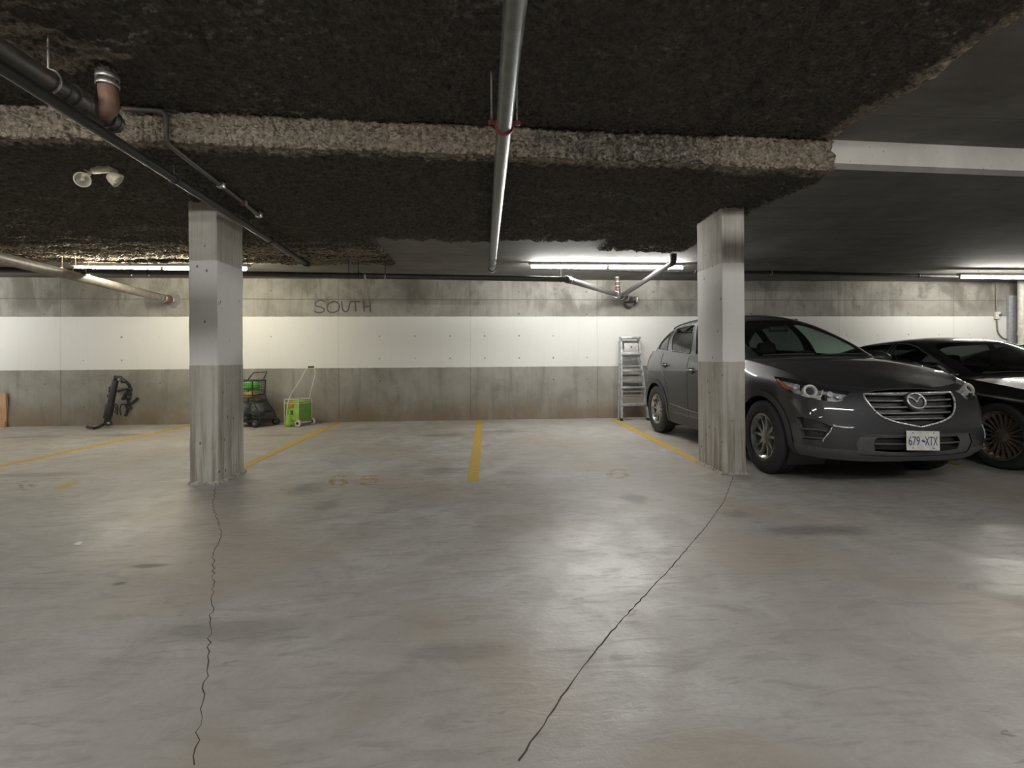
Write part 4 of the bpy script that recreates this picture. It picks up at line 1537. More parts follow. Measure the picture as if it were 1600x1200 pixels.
def car_shell(root, body_net, hood_net, cabin_net, cfg):
    pb = Patch(body_net)
    ph = Patch(hood_net, mirror_cols=False, mirror_rows=True)
    pc = Patch(cabin_net, mirror_rows=True)
    wb, R = cfg['wb'], cfg['style']['R']
    zc = R
    paint_m = cfg['paint']
    feats = cfg['features'](pb, root)            # [(class, polygon in ab)]
    ar = cfg['arch']
    front_arc = circle_line(pb, 0, zc, ar, 3, 7)
    rear_arc = circle_line(pb, -wb, zc, ar, 8, 12)
    f_out = circle_line(pb, 0, zc, ar + cfg['clad'], 3, 7)
    r_out = circle_line(pb, -wb, zc, ar + cfg['clad'], 8, 12)
    lines = [(front_arc, False), (rear_arc, False), (f_out, False), (r_out, False)]
    lines += [(p, True) for _, p in feats]
    cb = cfg['clad_b']
    lines.append(([(0, cb), (14, cb)], False))
    for a in cfg['bumper_a']:
        lines.append(([(a, 0), (a, 6)], False))

    def classify(cen, P3):
        out = []
        for (a, b), p in zip(cen, P3):
            r1 = math.hypot(p[0], p[2] - zc)
            r2 = math.hypot(p[0] + wb, p[2] - zc)
            side_ = abs(p[1]) > 0.5
            if side_ and (r1 < ar or r2 < ar):
                out.append(None)
                continue
            hit = None
            for c, poly in feats:
                if in_poly((a, b), poly):
                    hit = c
                    break
            if hit:
                out.append(hit)
                continue
            if side_ and (r1 < ar + cfg['clad'] or r2 < ar + cfg['clad']):
                out.append('arch_f' if r1 < r2 else 'arch_r')
            elif b < cb:
                out.append('lip_f' if a < cfg['bumper_a'][0] else ('sill' if a < cfg['bumper_a'][1] else 'lip_r'))
            elif a < cfg['bumper_a'][0]:
                out.append('bumper_f')
            elif a < cfg['bumper_a'][1]:
                out.append('flank')
            else:
                out.append('bumper_r')
        return out
    cells = pb.cells(lines, classify)
    parts = {}
    for c, (ab, tr) in cells.items():
        if c == 'bumper_f':
            shell('front_bumper', pb, ab, tr, paint_m, root)
        elif c == 'bumper_r':
            shell('rear_bumper', pb, ab, tr, paint_m, root)
        elif c == 'flank':
            for s in (1, -1):
                shell('body_side', pb, ab, tr, paint_m, root, s)
        elif c == 'sill':
            for s in (1, -1):
                shell('sill_panel', pb, ab, tr, cfg['cladmat'], root, s)
        elif c in ('lip_f', 'lip_r'):
            shell('front_lip' if c == 'lip_f' else 'rear_lip', pb, ab, tr, cfg['lipmat'], root)
        elif c in ('arch_f', 'arch_r'):
            for s in (1, -1):
                shell('wheel_arch_trim', pb, ab, tr, cfg['cladmat'], root, s, off=0.006)
        else:
            parts[c] = (ab, tr)
    # bonnet
    hc = ph.cells([], lambda cen, P3: ['hood'] * len(cen), 0.2)
    shell('hood', ph, *hc['hood'], paint_m, root, 'both', off=0.002)
    # cabin with glazed openings
    win = cfg['windows']

    def ccl(cen, P3):
        out = []
        for a, b in cen:
            hit = 'cabin'
            for c, poly in win:
                if in_poly((a, b), poly):
                    hit = c
                    break
            if hit == 'cabin' and b > 4.0:
                hit = 'roof'
            out.append(hit)
        return out
    cl = [(p, True) for _, p in win] + [([(0, 4.0), (10, 4.0)], False)]
    cc = pc.cells(cl, ccl, 0.14)
    for c, (ab, tr) in cc.items():
        if c == 'cabin':
            shell('cabin_frame', pc, ab, tr, paint_m, root, 'both')
            shell('inner_trim', pc, ab, tr, M_CABIN, root, 'both', off=-0.02)
        elif c == 'roof':
            shell('roof_panel', pc, ab, tr, paint_m, root, 'both')
            shell('headliner', pc, ab, tr, M_HEADLINER, root, 'both', off=-0.025)
        elif c == 'windscreen':
            shell('windscreen', pc, ab, tr, cfg['screenglass'], root, 'both', off=-0.003)
        elif c == 'rear_screen':
            shell('rear_screen', pc, ab, tr, M_GLASS_DARK, root, 'both', off=-0.003)
        else:
            for s in (1, -1):
                shell('side_window', pc, ab, tr, cfg['sideglass'] if c == 'front_side' else cfg['rearglass'], root, s, off=-0.004)
    for c, poly in win:
        if c not in ('windscreen', 'rear_screen'):
            ref = []
            for i in range(len(poly)):
                ref += seg(poly[i], poly[(i + 1) % len(poly)], 5)[:-1]
            for s in (1, -1):
                line_on('window_seal', pc, ref, 0.009, M_BLACK, root, s, 0.0, 6, 1.0, True)
    # wheel wells and underside
    for uc in (0, -wb):
        for s in (1, -1):
            V, Fc = [], []
            nn = 28
            for k in range(nn + 1):
                th = math.radians(-32 + 244 * k / nn)
                for v_ in (0.50, 0.875):
                    V.append((uc + (ar + 0.004) * math.cos(th), s * v_, zc + (ar + 0.004) * math.sin(th)))
            for k in range(nn):
                Fc.append((2 * k, 2 * k + 1, 2 * k + 3, 2 * k + 2))
            base = len(V)
            V.append((uc, s * 0.50, zc))
            for k in range(nn):
                Fc.append((base, 2 * k, 2 * k + 2))
            link('wheel_liner', V, Fc, M_BLACK, root)
    bm = bmesh.new()
    bm_box(bm, (-wb + 0.42, -0.80, cfg['floor_z']), (-0.45, 0.80, cfg['floor_z'] + 0.05), 0.01)
    bm_box(bm, (-0.44, -0.48, cfg['floor_z'] + 0.02), (cfg['nose'], 0.48, cfg['floor_z'] + 0.07), 0.01)
    bm_box(bm, (-wb - 0.62, -0.48, cfg['floor_z'] + 0.06), (-wb + 0.41, 0.48, cfg['floor_z'] + 0.11), 0.01)
    from_bm('underbody', bm, M_BLACK, root)
    bm = bmesh.new()      # bulkhead and luggage floor close the shell from inside
    bm_box(bm, (cfg['firewall'] - 0.03, -0.70, cfg['floor_z'] + 0.05), (cfg['firewall'], 0.70, cfg['cowl_z'] - 0.08), 0.005)
    from_bm('bulkhead', bm, M_CABIN, root)
    bm = bmesh.new()
    bm_box(bm, (cfg['cowl_u'] - 0.10, -0.66, cfg['cowl_z'] - 0.075), (cfg['cowl_u'] + 0.14, 0.66, cfg['cowl_z'] - 0.045), 0.005)
    from_bm('cowl_panel', bm, M_CABIN, root)
    bm = bmesh.new()
    bm_box(bm, (-wb - 0.62, -0.70, cfg['deck_z'] - 0.03), (-wb + 0.1, 0.70, cfg['deck_z']), 0.005)
    from_bm('luggage_floor', bm, M_CABIN, root)
    for u_, s_ in ((0, cfg['steer']), (-wb, 0)):
        for s in (1, -1):
            wheel(root, (u_, s * cfg['track'], zc), s, cfg['style'], s_)
    return pb, ph, pc, parts


# ------------------------------------------------------------------ the grey SUV
SUV = empty('suv', (3.75, 4.96, 0), -math.pi / 2 + math.radians(1.2))
MW = Matrix.Translation(SUV.location) @ Matrix.Rotation(SUV.rotation_euler.z, 4, 'Z')
MWn = np.array(MW)


def near_px(P):
    """pixel of points on the half of the car towards the near column (v < 0)"""
    Q = P * np.array([1, -1, 1.0])
    W = Q @ MWn[:3, :3].T + MWn[:3, 3] - np.array(CAM)
    z = W @ np.array(fwd)
    return np.stack([800 + F * (W @ np.array(rgt)) / z, HOR - F * (W @ np.array(upv)) / z], -1)


def near_ok(P, N_):
    Q = P * np.array([1, -1, 1.0])
    n_ = N_ * np.array([1, -1, 1.0])
    W = Q @ MWn[:3, :3].T + MWn[:3, 3] - np.array(CAM)
    return ((n_ @ MWn[:3, :3].T) * W).sum(-1) < 0


HEAD_PX = [(1209, 588), (1230, 591), (1256, 596), (1277, 602.5), (1303, 607), (1329.5, 612.5), (1319, 625.5), (1306, 628), (1287.5, 626), (1270, 622.5), (1250, 619.4), (1234, 614), (1221, 604)]
FOG_PX = [(1244, 651), (1255, 652), (1280, 658), (1300, 666.5), (1293, 677), (1286, 687.5), (1270, 687.5), (1254, 686), (1249, 670)]
GRILLE_PX = [(1444, 607.5), (1420, 607), (1396, 607), (1364, 610), (1348.5, 615), (1356, 629.4), (1373, 647.7), (1395.6, 658), (1422, 664), (1444, 667)]
INTAKE_PX = [(1441, 683.5), (1400, 684), (1372, 684), (1366, 691), (1368, 705), (1400, 707), (1441, 706)]
SURR_PX = [(1442, 680), (1400, 680.5), (1345, 680.5), (1338, 694), (1342, 711), (1400, 713.5), (1442, 713)]
SUVF = {}


def suv_features(pb, root):
    tr = lambda L: [pb.inv(near_px, p, near_ok) for p in L]
    g = tr(GRILLE_PX)
    g[0] = (0.0, g[0][1]); g[-1] = (0.0, g[-1][1])
    it = tr(INTAKE_PX)
    it[0] = (0.0, it[0][1]); it[-1] = (0.0, it[-1][1])
    su = tr(SURR_PX)
    su[0] = (0.0, su[0][1]); su[-1] = (0.0, su[-1][1])
    h, f_ = tr(HEAD_PX), tr(FOG_PX)
    tail = [(11.25, 5.15), (11.9, 4.75), (12.7, 4.85), (12.7, 5.4), (11.9, 5.75), (11.1, 5.7)]
    SUVF.update(g=g, it=it, su=su, h=h, f=f_, tail=tail)
    print('SUVF', {k: [(round(a, 2), round(b, 2)) for a, b in v] for k, v in SUVF.items()})
    return [('grille', g), ('intake', it), ('surround', su), ('head', h), ('fog', f_), ('tail', tail)]


SUV_STYLE = dict(name='suv', R=0.362, w=0.225, rim=0.222, mat=M_ALLOY, hubmat=M_ALLOY, sw=(0.045, 0.03), skew=0.0,
                 angles=[x + s for x in range(0, 360, 72) for s in (-15, 15)])
SUV_WIN = [('windscreen', [(0, 1.10), (1.72, 1.10), (1.80, 2.4), (1.74, 3.3), (1.55, 3.82), (0, 3.86)]),
           ('front_side', [(2.35, 1.10), (4.70, 1.10), (4.74, 2.5), (4.72, 3.55), (3.6, 3.55), (3.0, 3.3), (2.6, 2.4)]),
           ('rear_side', [(5.06, 1.10), (6.15, 1.10), (6.42, 2.2), (6.55, 3.3), (6.4, 3.52), (5.0, 3.55), (5.03, 2.4)]),
           ('quarter', [(6.45, 1.14), (7.35, 1.25), (7.45, 1.9), (7.1, 2.9), (6.85, 3.25), (6.7, 2.3)]),
           ('rear_screen', [(8.6, 1.2), (10, 1.15), (10, 3.6), (8.6, 3.5)])]
cfg = dict(wb=WB, paint=M_PAINT_GREY, features=suv_features, arch=0.405, clad=0.062, clad_b=1.25, bumper_a=(4.45, 11.6), cladmat=M_CLAD, lipmat=M_CLAD2,
           windows=SUV_WIN, sideglass=M_GLASS, rearglass=M_GLASS_REAR, screenglass=M_GLASS, style=SUV_STYLE, floor_z=0.22, nose=0.66, firewall=-0.46, cowl_u=-0.40, cowl_z=1.15, deck_z=0.75, track=0.80, steer=math.radians(-3))
pb, ph, pc, parts = car_shell(SUV, SUV_BODY, SUV_HOOD, SUV_CABIN, cfg)

# grille: dark recess, five bars, bright wing along the lower edge, badge
ab, tr = parts['grille']
shell('grille_backing', pb, ab, tr, M_BLACK, SUV, 'both', off=-0.055)
ga = np.array(SUVF['g'])
gl = np.array(smooth_line([SUVF['g'][k] for k in range(4, 10)], 14))
for py in (614.3, 624.8, 635.3, 645.0, 654.3):
    # row parameter of the bar, found on the middle line
    _, bk = pb.inv(near_px, (1442 if py < 612 else 1425, py), near_ok)
    amax = 0.0
    for a in np.arange(0, 3.0, 0.02):
        if in_poly((a + 0.02, bk), SUVF['g']):
            amax = a
    if amax < 0.2:
        continue
    al = np.linspace(0, max(0.1, amax), 14)
    gs = line_on('grille_bar', pb, [(a, bk) for a in al], 0.0105, M_SATIN, SUV, 0, -0.022, 10, 0.9)
line_on('grille_wing', pb, gl, 0.0075, M_CHROME, SUV, 0, 0.004, 16)
line_on('grille_top_trim', pb, [SUVF['g'][k] for k in (0, 1, 2, 3, 4)], 0.006, M_BLACK, SUV, 0, -0.004, 8)
ka, kb = pb.inv(near_px, (1441, 626.5), near_ok)
bp = Vector(pb.S(np.array([0.0]), np.array([kb]))[0])
bn = Vector(pb.Nrm(np.array([0.0]), np.array([kb]))[0])
badge = empty('badge', bp + bn * 0.004)
badge.parent = SUV
ax_y = Vector((0, 1, 0))
ax_z = bn.cross(ax_y).normalized() * 1.0
if ax_z.z < 0:
    ax_z = -ax_z
bp_ = lambda y_, z_, o_=0.0: ax_y * y_ + ax_z * z_ + bn * o_
V, Fc = [], []
mm = 28
for k in range(mm):
    a = 2 * math.pi * k / mm
    V.append(bp_(0.098 * math.cos(a), 0.086 * math.sin(a), -0.03))
    V.append(bp_(0.095 * math.cos(a), 0.083 * math.sin(a), -0.004))
Fc = [(2 * k, 2 * ((k + 1) % mm), 2 * ((k + 1) % mm) + 1, 2 * k + 1) for k in range(mm)] + [tuple(2 * k + 1 for k in range(mm))]
link('badge_plinth', V, Fc, M_BLACK, badge)
tube('badge_ring', [bp_(0.080 * math.cos(2 * math.pi * k / 40), 0.067 * math.sin(2 * math.pi * k / 40), 0.004) for k in range(41)], 0.0075, M_CHROME, badge, 8)
wing = [(-0.076, 0.030), (-0.060, 0.033), (-0.035, 0.028), (-0.015, 0.008), (0.0, -0.008), (0.015, 0.008), (0.035, 0.028), (0.060, 0.033), (0.076, 0.030)]
tube('badge_wing', [bp_(p[0], p[1], 0.004) for p in smooth_line(wing, 5)], 0.0065, M_CHROME, badge, 8)

# head lamps
ab, tr = parts['head']
for s in (1, -1):
    lens = shell('headlight', pb, ab, tr, M_LENS, SUV, s, off=0.002)
    shell('lamp_bowl', pb, ab, tr, M_REFLECT if s else M_BLACK, lens, s, off=-0.05)
    m3 = np.array([1, s, 1.0])
    # rim wall between lens and bowl
    ring_ab = np.array(sum([seg(SUVF['h'][i], SUVF['h'][(i + 1) % len(SUVF['h'])], 4)[:-1] for i in range(len(SUVF['h']))], []))
    Pq, Nq = pb.S(ring_ab[:, 0], ring_ab[:, 1]), pb.Nrm(ring_ab[:, 0], ring_ab[:, 1])
    V = ((Pq) * m3).tolist() + ((Pq - Nq * 0.052) * m3).tolist()
    k_ = len(Pq)
    link('lamp_bezel', V, [(i, (i + 1) % k_, (i + 1) % k_ + k_, i + k_) for i in range(k_)], M_BLACK, lens, True)

    def on_lamp(px, py, off):
        a, b = pb.inv(near_px, (px, py), near_ok)
        p = pb.S(np.array([a]), np.array([b]))[0]
        n_ = pb.Nrm(np.array([a]), np.array([b]))[0]
        return Vector((p + n_ * off) * m3), Vector(n_ * m3)
    p, n_ = on_lamp(1265, 607.5, -0.04)
    dirl = (n_ + Vector((1.2, 0, 0))).normalized()
    rot = Vector((0, 0, 1)).rotation_difference(dirl).to_matrix().to_4x4()
    xf = Matrix.Translation(p) @ rot
    V, Fc = lathe_data([(-0.02, 0.062), (0.022, 0.060), (0.028, 0.054), (0.026, 0.042), (0.005, 0.037), (0.0, 0.035)], 32, 'z')
    link('projector_ring', [xf @ Vector(v) for v in V], Fc, M_WHITE, lens, True)
    V, Fc = lathe_data([(0.0, 0.036), (0.012, 0.032), (0.022, 0.022), (0.027, 0.008), (0.0275, 0.001)], 24, 'z')
    link('projector_lens', [xf @ Vector(v) for v in V], Fc, metal_mat('projector_glass', (0.10, 0.10, 0.12), 0.1, 0.3), lens, True)
    # pale light guide sweeping under the projector
    gp = [on_lamp(x, y, -0.018)[0] for x, y in ((1252, 617), (1264, 620), (1276, 620.5), (1283, 618), (1286, 608))]
    tube('light_guide', gp, 0.008, M_WHITE, lens, 8)
    for cx, cy, rr_ in ((1297, 612), (1308, 617), (1237, 601))and ((1297, 613, .028), (1311, 617, .026), (1240, 602, .03)):
        p, n_ = on_lamp(cx, cy, -0.045)
        rot = Vector((0, 0, 1)).rotation_difference((n_ + Vector((1, 0, 0))).normalized()).to_matrix().to_4x4()
        V, Fc = lathe_data([(0.03, rr_), (0.015, rr_ * 0.8), (0.0, rr_ * 0.4), (-0.002, 0.002)], 8, 'z')
        link('reflector_cup', [Matrix.Translation(p) @ rot @ Vector(v) for v in V], Fc, M_CHROME, lens)
    for cx, cy in ((1254, 603), (1289, 620)):
        p, n_ = on_lamp(cx, cy, -0.035)
        bm = bmesh.new()
        bm_box(bm, p - Vector((0.03, 0.012, 0.03)), p + Vector((0.03, 0.012, 0.03)), 0.008)
        from_bm('lamp_divider', bm, M_BLACK, lens, True, 40)
    gp = [on_lamp(x, y, -0.016)[0] for x, y in ((1213, 591), (1217, 596), (1223, 602), (1229, 608))]
    tube('turn_signal', gp, [0.010, 0.017, 0.018, 0.012], M_AMBER, lens, 8)
# fog recess with two bars and a bright edge
ab, tr = parts['fog']
trace = lambda L: [pb.inv(near_px, p, near_ok) for p in L]
for s in (1, -1):
    fb = shell('fog_recess', pb, ab, tr, M_BLACK, SUV, s, off=-0.045)
    ring_ab = np.array(sum([seg(SUVF['f'][i], SUVF['f'][(i + 1) % len(SUVF['f'])], 4)[:-1] for i in range(len(SUVF['f']))], []))
    Pq, Nq = pb.S(ring_ab[:, 0], ring_ab[:, 1]), pb.Nrm(ring_ab[:, 0], ring_ab[:, 1])
    m3 = np.array([1, s, 1.0])
    k_ = len(Pq)
    link('fog_bezel', ((Pq) * m3).tolist() + ((Pq - Nq * 0.047) * m3).tolist(), [(i, (i + 1) % k_, (i + 1) % k_ + k_, i + k_) for i in range(k_)], M_CLAD2, fb, True)
    line_on('fog_bar', pb, trace([(1250, 669.5), (1265, 670.5), (1280, 672), (1293, 674)]), 0.009, M_CLAD2, fb, s, -0.014, 8)
    line_on('fog_bar', pb, trace([(1254, 683), (1268, 684), (1285, 685.5)]), 0.009, M_CLAD2, fb, s, -0.014, 8)
    line_on('fog_edge', pb, trace([(1300.5, 667), (1298, 673), (1291, 681), (1286, 687), (1286, 690)]), 0.005, M_CHROME, fb, s, 0.001, 8)
# lower intake
ab, tr = parts['intake']
shell('intake_backing', pb, ab, tr, M_BLACK, SUV, 'both', off=-0.05)
ab, tr = parts['surround']
shell('intake_surround', pb, ab, tr, M_CLAD2, SUV, 'both', off=-0.008)
for py in (694.5,):
    line_on('intake_bar', pb, [(a, trace([(1400, py)])[0][1]) for a in np.linspace(0, trace([(1366, py)])[0][0], 12)], 0.008, M_CLAD2, SUV, 0, -0.012, 8)
line_on('intake_edge', pb, [(0.0, SUVF['su'][0][1])] + trace([(1400, 680.3), (1370, 680.3), (1346, 680.3)]), 0.005, M_CLAD2, SUV, 0, 0.0, 8)

# licence plate with its characters, slightly crooked
ka, kb = pb.inv(near_px, (1441, 688), near_ok)
pp = Vector(pb.S(np.array([0.0]), np.array([kb]))[0]) + Vector((0.022, 0, 0))
plate = empty('licence_plate', pp)
plate.parent = SUV
plate.rotation_euler = (math.radians(-2.2), math.radians(-3), 0)
box('plate_panel', (-0.004, -0.1525, -0.082), (0.0, 0.1525, 0.082), M_PLATE, plate, 0.0018, 1)


def text_mesh(name, body, size, mat, parent, center, stretch=1.0):
    cu = bpy.data.curves.new(name, 'FONT')
    cu.body = body
    cu.size = size
    cu.align_x = 'CENTER'
    cu.align_y = 'CENTER'
    cu.extrude = 0.0008
    ob = bpy.data.objects.new(name, cu)
    COL.objects.link(ob)
    dg = bpy.context.evaluated_depsgraph_get()
    me = bpy.data.meshes.new_from_object(ob.evaluated_get(dg))
    bpy.data.objects.remove(ob)
    # letters face +x, read with +y to the reader's right
    vs_ = [(0.0, 0.0, 0.0)] * len(me.vertices)
    co = np.array([tuple(v.co) for v in me.vertices])
    lo_, hi_ = co.min(0), co.max(0)
    for i, v in enumerate(me.vertices):
        q_ = (co[i] - (lo_ + hi_) / 2) / (hi_ - lo_)
        vs_[i] = (co[i][2] + 0.0006, q_[0] * stretch, q_[1] * size)
    for i, v in enumerate(me.vertices):
        v.co = vs_[i]
    me.materials.clear()
    me.materials.append(mat)
    o = bpy.data.objects.new(name, me)
    COL.objects.link(o)
    o.parent = parent
    o.location = center
    return o


text_mesh('plate_characters', '679', 0.074, M_PLATEBLUE, plate, (0.0006, -0.083, -0.002), 0.102)
text_mesh('plate_characters', 'XTX', 0.074, M_PLATEBLUE, plate, (0.0006, 0.073, -0.002), 0.116)
fl_pts = [Vector((0.001, -0.016 + 0.032 * k / 8, -0.004 + 0.004 * math.sin(k / 8 * 2 * math.pi))) for k in range(9)]
ribbon('plate_flag', fl_pts, 0.016, M_PLATEBLUE, plate, (1, 0, 0), 0.001)
for y_ in (-0.095, 0.095):
    for z_ in (-0.062, 0.066):
        tube('plate_screw', [(0.0, y_, z_), (0.003, y_, z_)], 0.006, M_SATIN, plate, 10)

# rear lamps, door lines, handles, mirrors, wipers
ab, tr = parts['tail']
for s in (1, -1):
    shell('tail_light', pb, ab, tr, M_REDLENS, SUV, s, off=0.004)
f_side = lambda P: P[..., [0, 2]]
ok_side = lambda P, N_: np.abs(P[..., 1]) > 0.6
SD = lambda L: [pb.inv(f_side, p, ok_side) for p in L]
for s in (1, -1):
    for L in ([(-0.52, 0.36), (-0.50, 0.6), (-0.52, 0.9), (-0.60, 1.12)], [(-1.72, 0.33), (-1.72, 0.6), (-1.72, 0.9), (-1.74, 1.17)],
              [(-2.38, 0.66), (-2.48, 0.85), (-2.62, 1.0), (-2.66, 1.22)]):
        L2 = smooth_line(L, 5)
        line_on('door_seam', pb, SD([tuple(p) for p in L2]), 0.0035, M_BLACK, SUV, s, 0.0, 5)
    line_on('sill_crease', pb, SD([(-0.5, 0.43), (-1.0, 0.435), (-1.7, 0.45), (-2.3, 0.49)]), 0.006, M_PAINT_GREY, SUV, s, 0.001, 8)
    for u_, z_ in ((-1.56, 0.985), (-2.47, 1.045)):
        a, b = SD([(u_, z_)])[0]
        p = Vector(pb.S(np.array([a]), np.array([b]))[0])
        cup = Vector((p.x, s * (p.y + 0.013), p.z))
        hd = tube('door_handle', [cup + Vector((0.10, s * 0.0, 0)), cup + Vector((0.07, s * 0.03, 0.002)), cup + Vector((-0.07, s * 0.03, 0.002)), cup + Vector((-0.10, 0, 0))], 0.012, M_PAINT_GREY, SUV, 8)
        V, Fc = lathe_data([(0.0, 0.045), (0.004, 0.044), (0.004, 0.001)], 20, 'y')
        link('handle_cup', [(cup.x - 0.01 + v[0] * 1.3, cup.y + s * v[1], cup.z + v[2]) for v in V], Fc, M_BLACK, hd)
    # mirror
    mc = Vector((-0.72, s * 1.0, 1.135))
    bm = bmesh.new()
    bmesh.ops.create_uvsphere(bm, u_segments=20, v_segments=12, radius=1.0)
    for v in bm.verts:
        x_, y_, z_ = v.co
        v.co = mc + Vector((x_ * 0.075 * (1 if x_ > 0 else 0.55), y_ * 0.13, z_ * 0.075))
    mo = from_bm('mirror', bm, M_BLACK, SUV, True)
    tube('mirror_arm', [mc + Vector((0.0, -s * 0.06, -0.03)), Vector((-0.70, s * 0.82, 1.12))], 0.022, M_BLACK, mo, 10)
    bm = bmesh.new()
    bm_box(bm, mc + Vector((-0.050, -0.085, -0.052)), mc + Vector((-0.036, 0.085, 0.052)), 0.006)
    from_bm('mirror_glass', bm, M_CHROME, mo, True, 40)
for v0, v1 in ((-0.62, -0.02), (0.05, 0.60)):
    tube('wiper', [(-0.43, v0, 1.175), (-0.455, (v0 + v1) / 2, 1.185), (-0.445, v1, 1.185)], 0.008, M_BLACK, SUV, 6)
hl = [(a, 0.0) for a in np.linspace(0.9, 6, 30)]
for s in (1, -1):
    line_on('hood_seam', ph, hl, 0.004, M_BLACK, SUV, s, 0.0, 5)
    pts = [Vector(p) * 1.0 for p in pc.S(np.linspace(2.9, 7.6, 18), np.full(18, 4.0))]
    pts = [Vector((p.x, s * p.y, p.z + 0.022)) for p in pts]
    tube('roof_rail', [pts[0] - Vector((0, 0, 0.02))] + pts + [pts[-1] - Vector((0, 0, 0.02))], 0.012, M_BLACK, SUV, 8)
interior(SUV, -0.72, 1.08, [-1.75, -2.6], 1.15, 0.66, 1)
bm = bmesh.new()
bm_box(bm, (-1.13, -0.12, 1.465), (-1.10, 0.12, 1.53), 0.012)
from_bm('rear_view_mirror', bm, M_BLACK, SUV, True, 40)
tag(SUV, 'dark grey SUV with chrome-winged grille and white licence plate, behind the column', 'car')

# ------------------------------------------------------------------ the black saloon (and its silver neighbour)
def saloon_nets():
    zb = lambda z: float(np.interp(z, [.2, .25, .35, .47, .62, .78, .88, .95, 1.06, 1.15, 1.27], [.14, .18, .27, .37, .49, .60, .69, .75, .84, .935, .97]))
    ub = lambda u: u * 1.05 if u > 0 else (u * 2.95 / 2.85 if u > -2.85 else -2.95 - (-u - 2.85) * 1.25)
    body = [[(ub(u), v * 1.005, zb(z)) for u, v, z in row] for row in SUV_BODY]
    hood = [[(ub(u), v * 1.005, zb(z)) for u, v, z in row] for row in SUV_HOOD]
    zc = lambda z: float(np.interp(z, [1.08, 1.155, 1.335, 1.5, 1.634, 1.72, 1.741], [.86, .945, 1.10, 1.235, 1.335, 1.39, 1.405]))
    um = [((-.40, -3.60), (-.40, -3.42)), ((-.40, -3.60), (-.42, -3.35)), ((-.70, -3.46), (-.64, -3.02)), ((-1.02, -3.31), (-.88, -2.68)),
          ((-1.30, -3.19), (-1.06, -2.42)), ((-1.5, -3.09), (-1.22, -2.26)), ((-1.68, -3.02), (-1.4, -2.15))]
    cabin = []
    for row, (x, y) in zip(SUV_CABIN, um):
        cabin.append([(float(np.interp(-u, [-x[0], -x[1]], [-y[0], -y[1]])), v * 0.985, zc(z)) for u, v, z in row])
        cabin[-1] = [(y[0] + (u - x[0]) * (y[1] - y[0]) / (x[1] - x[0]), v * 0.985, zc(z)) for u, v, z in row]
    return body, hood, cabin


def saloon_features(pb, root):
    return [('head', [(2.2, 4.9), (3.3, 5.25), (4.5, 5.35), (4.3, 4.7), (3.4, 4.3), (2.3, 4.3)]),
            ('grille', [(0, 5.5), (1.35, 5.4), (1.45, 4.9), (1.2, 3.9), (0.8, 3.5), (0, 3.4)]),
            ('intake', [(0, 2.3), (1.4, 2.3), (1.7, 1.9), (1.6, 1.4), (0, 1.35)]),
            ('tail', [(11.2, 4.6), (12.0, 4.4), (13.0, 4.5), (13.0, 5.2), (12.0, 5.4), (11.1, 5.2)])]


